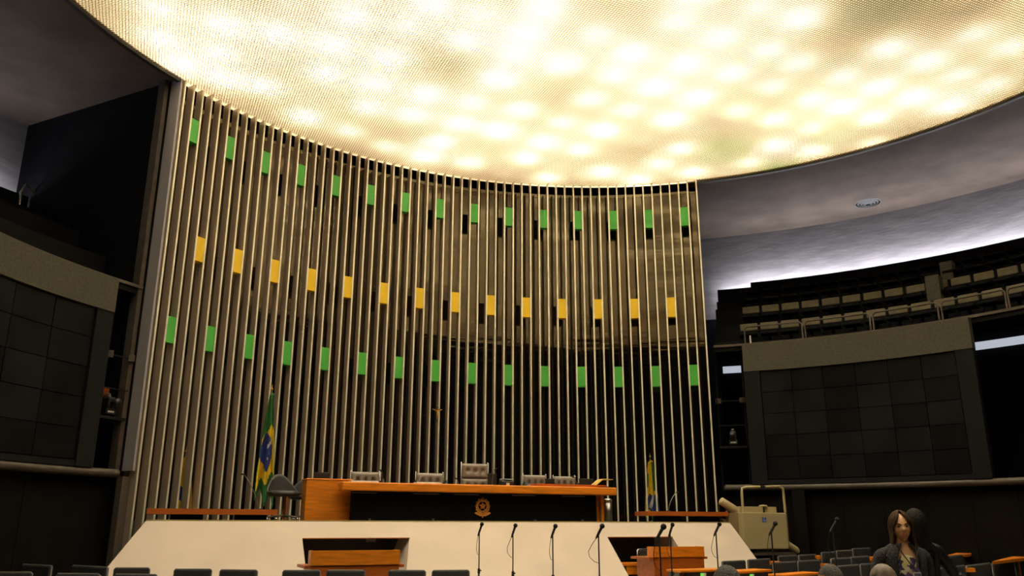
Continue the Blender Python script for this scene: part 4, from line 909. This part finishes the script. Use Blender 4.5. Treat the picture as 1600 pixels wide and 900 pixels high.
    if badge:
        b = MB(); b.tube([K(-.07, -.06, 1.44), K(-.05, -.115, 1.36), K(.005, -.15, 1.26), K(.02, -.16, 1.23)], .005, 0, 6); b.tube([K(.08, -.06, 1.44), K(.06, -.115, 1.36), K(.03, -.15, 1.26), K(.02, -.16, 1.23)], .005, 0, 6); b.build('lanyard', 'jacket', t)
        b = MB(); b.box(K(.02, -.165, 1.185), (.062, .006, .09)); bd = b.build('badge', 'white', t)
        b = MB(); b.box(K(.02, -.170, 1.195), (.05, .003, .05)); b.build('badge_print', mat('badge_grey', (.12, .13, .2), .6), bd)
    return t
wp = at_d(1403, 799, 7.9); toc = math.atan2(CAM.y-wp.y, CAM.x-wp.x)+pi/2     # yaw that faces the camera
standing_person('woman with long brown hair, black jacket, floral blouse and badge among the seats', (1403, 799), 7.9, toc+.42, -.22, 'jacket', 'hair', arm_r=[(-.19, .0, 1.36), (-.25, .03, 1.12), (-.14, -.14, .99)], arm_l=[(.185, .02, 1.36), (.22, .10, 1.1), (.2, .02, .86)], badge=True, head_roll=-.05)
standing_person('person with black hair and shiny black jacket standing just behind the woman', (1426, 796), 8.75, toc+.5, 2.5, 'leatherjacket', 'hairblack', arm_l=[(.185, .02, 1.36), (.33, .03, 1.14), (.50, -.06, 1.0)], blouse_on=True)
# seated people whose heads show at the bottom of the picture
def seated_person(label, px, width_px, hairkey, jacket, head_yaw, bald=False):
    d = .165*FPX/width_px; p = at_d(px[0], px[1], d); zt = p.z; yaw = 0.15
    t = thing('person', label, 'person', (p.x, p.y, 0), yaw+pi); Z = zt-.84-.0   # seat height offset
    K = lambda x, y, z: (x, y, z+Z)
    vs = [(K(0, 0, .08), (.15, .12)), (K(0, 0, .3), (.13, .1)), (K(0, 0, .48), (.13, .085)), (K(0, 0, .565), .055), (K(0, -.01, .66), .05)]; es = [(0, 1), (1, 2), (2, 3), (3, 4)]
    for s in (-1, 1):
        i0 = len(vs); vs += [(K(s*.18, 0, .5), .05), (K(s*.22, -.03, .24), .04), (K(s*.12, -.24, .16), .027)]; es += [(2, i0), (i0, i0+1), (i0+1, i0+2)]
        hand(Vector(K(s*.12, -.24, .16)), Vector((-s*.3, -1, -.1)), Vector((0, 0, -1)), vs, es, i0+2, s)
        i0 = len(vs); fz = max(Z, 0); vs += [(K(s*.1, -.1, .06), .08), (K(s*.11, -.42, .06), .06), ((s*.11, -.44, .1), .04), ((s*.11, -.56, .04), (.035, .025))]; es += [(0, i0), (i0, i0+1), (i0+1, i0+2), (i0+2, i0+3)]
    skin_obj('body', (vs, es), 'skin', t, 1)
    v3 = [(K(0, 0, .05), (.17, .135)), (K(0, 0, .3), (.15, .12)), (K(0, 0, .5), (.15, .1)), (K(0, 0, .545), .075)]; e3 = [(0, 1), (1, 2), (2, 3)]
    for s in (-1, 1): i0 = len(v3); v3 += [(K(s*.18, 0, .49), .065), (K(s*.22, -.03, .24), .055), (K(s*.14, -.2, .17), .04)]; e3 += [(2, i0), (i0, i0+1), (i0+1, i0+2)]
    skin_obj('jacket', (v3, e3), jacket, t, 2)
    v4 = [(K(0, .0, .05), (.16, .13))]; e4 = []
    for s in (-1, 1): i0 = len(v4); v4 += [(K(s*.1, -.1, .06), .095), (K(s*.11, -.42, .05), .075), ((s*.11, -.44, .1), .06)]; e4 += [(0, i0), (i0, i0+1), (i0+1, i0+2)]
    skin_obj('trousers', (v4, e4), 'trousers', t, 2)
    hd, Rm = head_mesh(t, K(0, -.01, .722), 1, head_yaw, 0, 'bald' if bald else 'skin', True)
    short_hair(t, K(0, -.01, .722), Rm, 1.0 if not bald else .985, hairkey)
    # the bench seat that carries the person
    c = thing('delegate_chair', 'black seat under the '+label.split(' seen')[0], 'seat', (p.x, p.y, 0), yaw+pi)
    b = MB(); b.box((0, -.12, Z-.06), (.52, .5, .08)); b.build('seat_cushion', 'seat', c, bevel=.03)
    b = MB(); b.box((0, -.1, (Z-.1)/2), (.1, .1, Z-.1)); b.build('pedestal', 'plastic', c)
    return t
seated_person('person with short dark greying hair seen from behind, right of the clerk desk', (1136, 884), 40, 'hairgrey', 'trousers', 0)
seated_person('person with grey hair seated low between orange desk ends', (1297, 882), 29, 'hairgrey', 'trousers', .5)
seated_person('person with brownish short hair seated right in front of the woman', (1379, 881.5), 31, 'bald', 'trousers', .3, True)
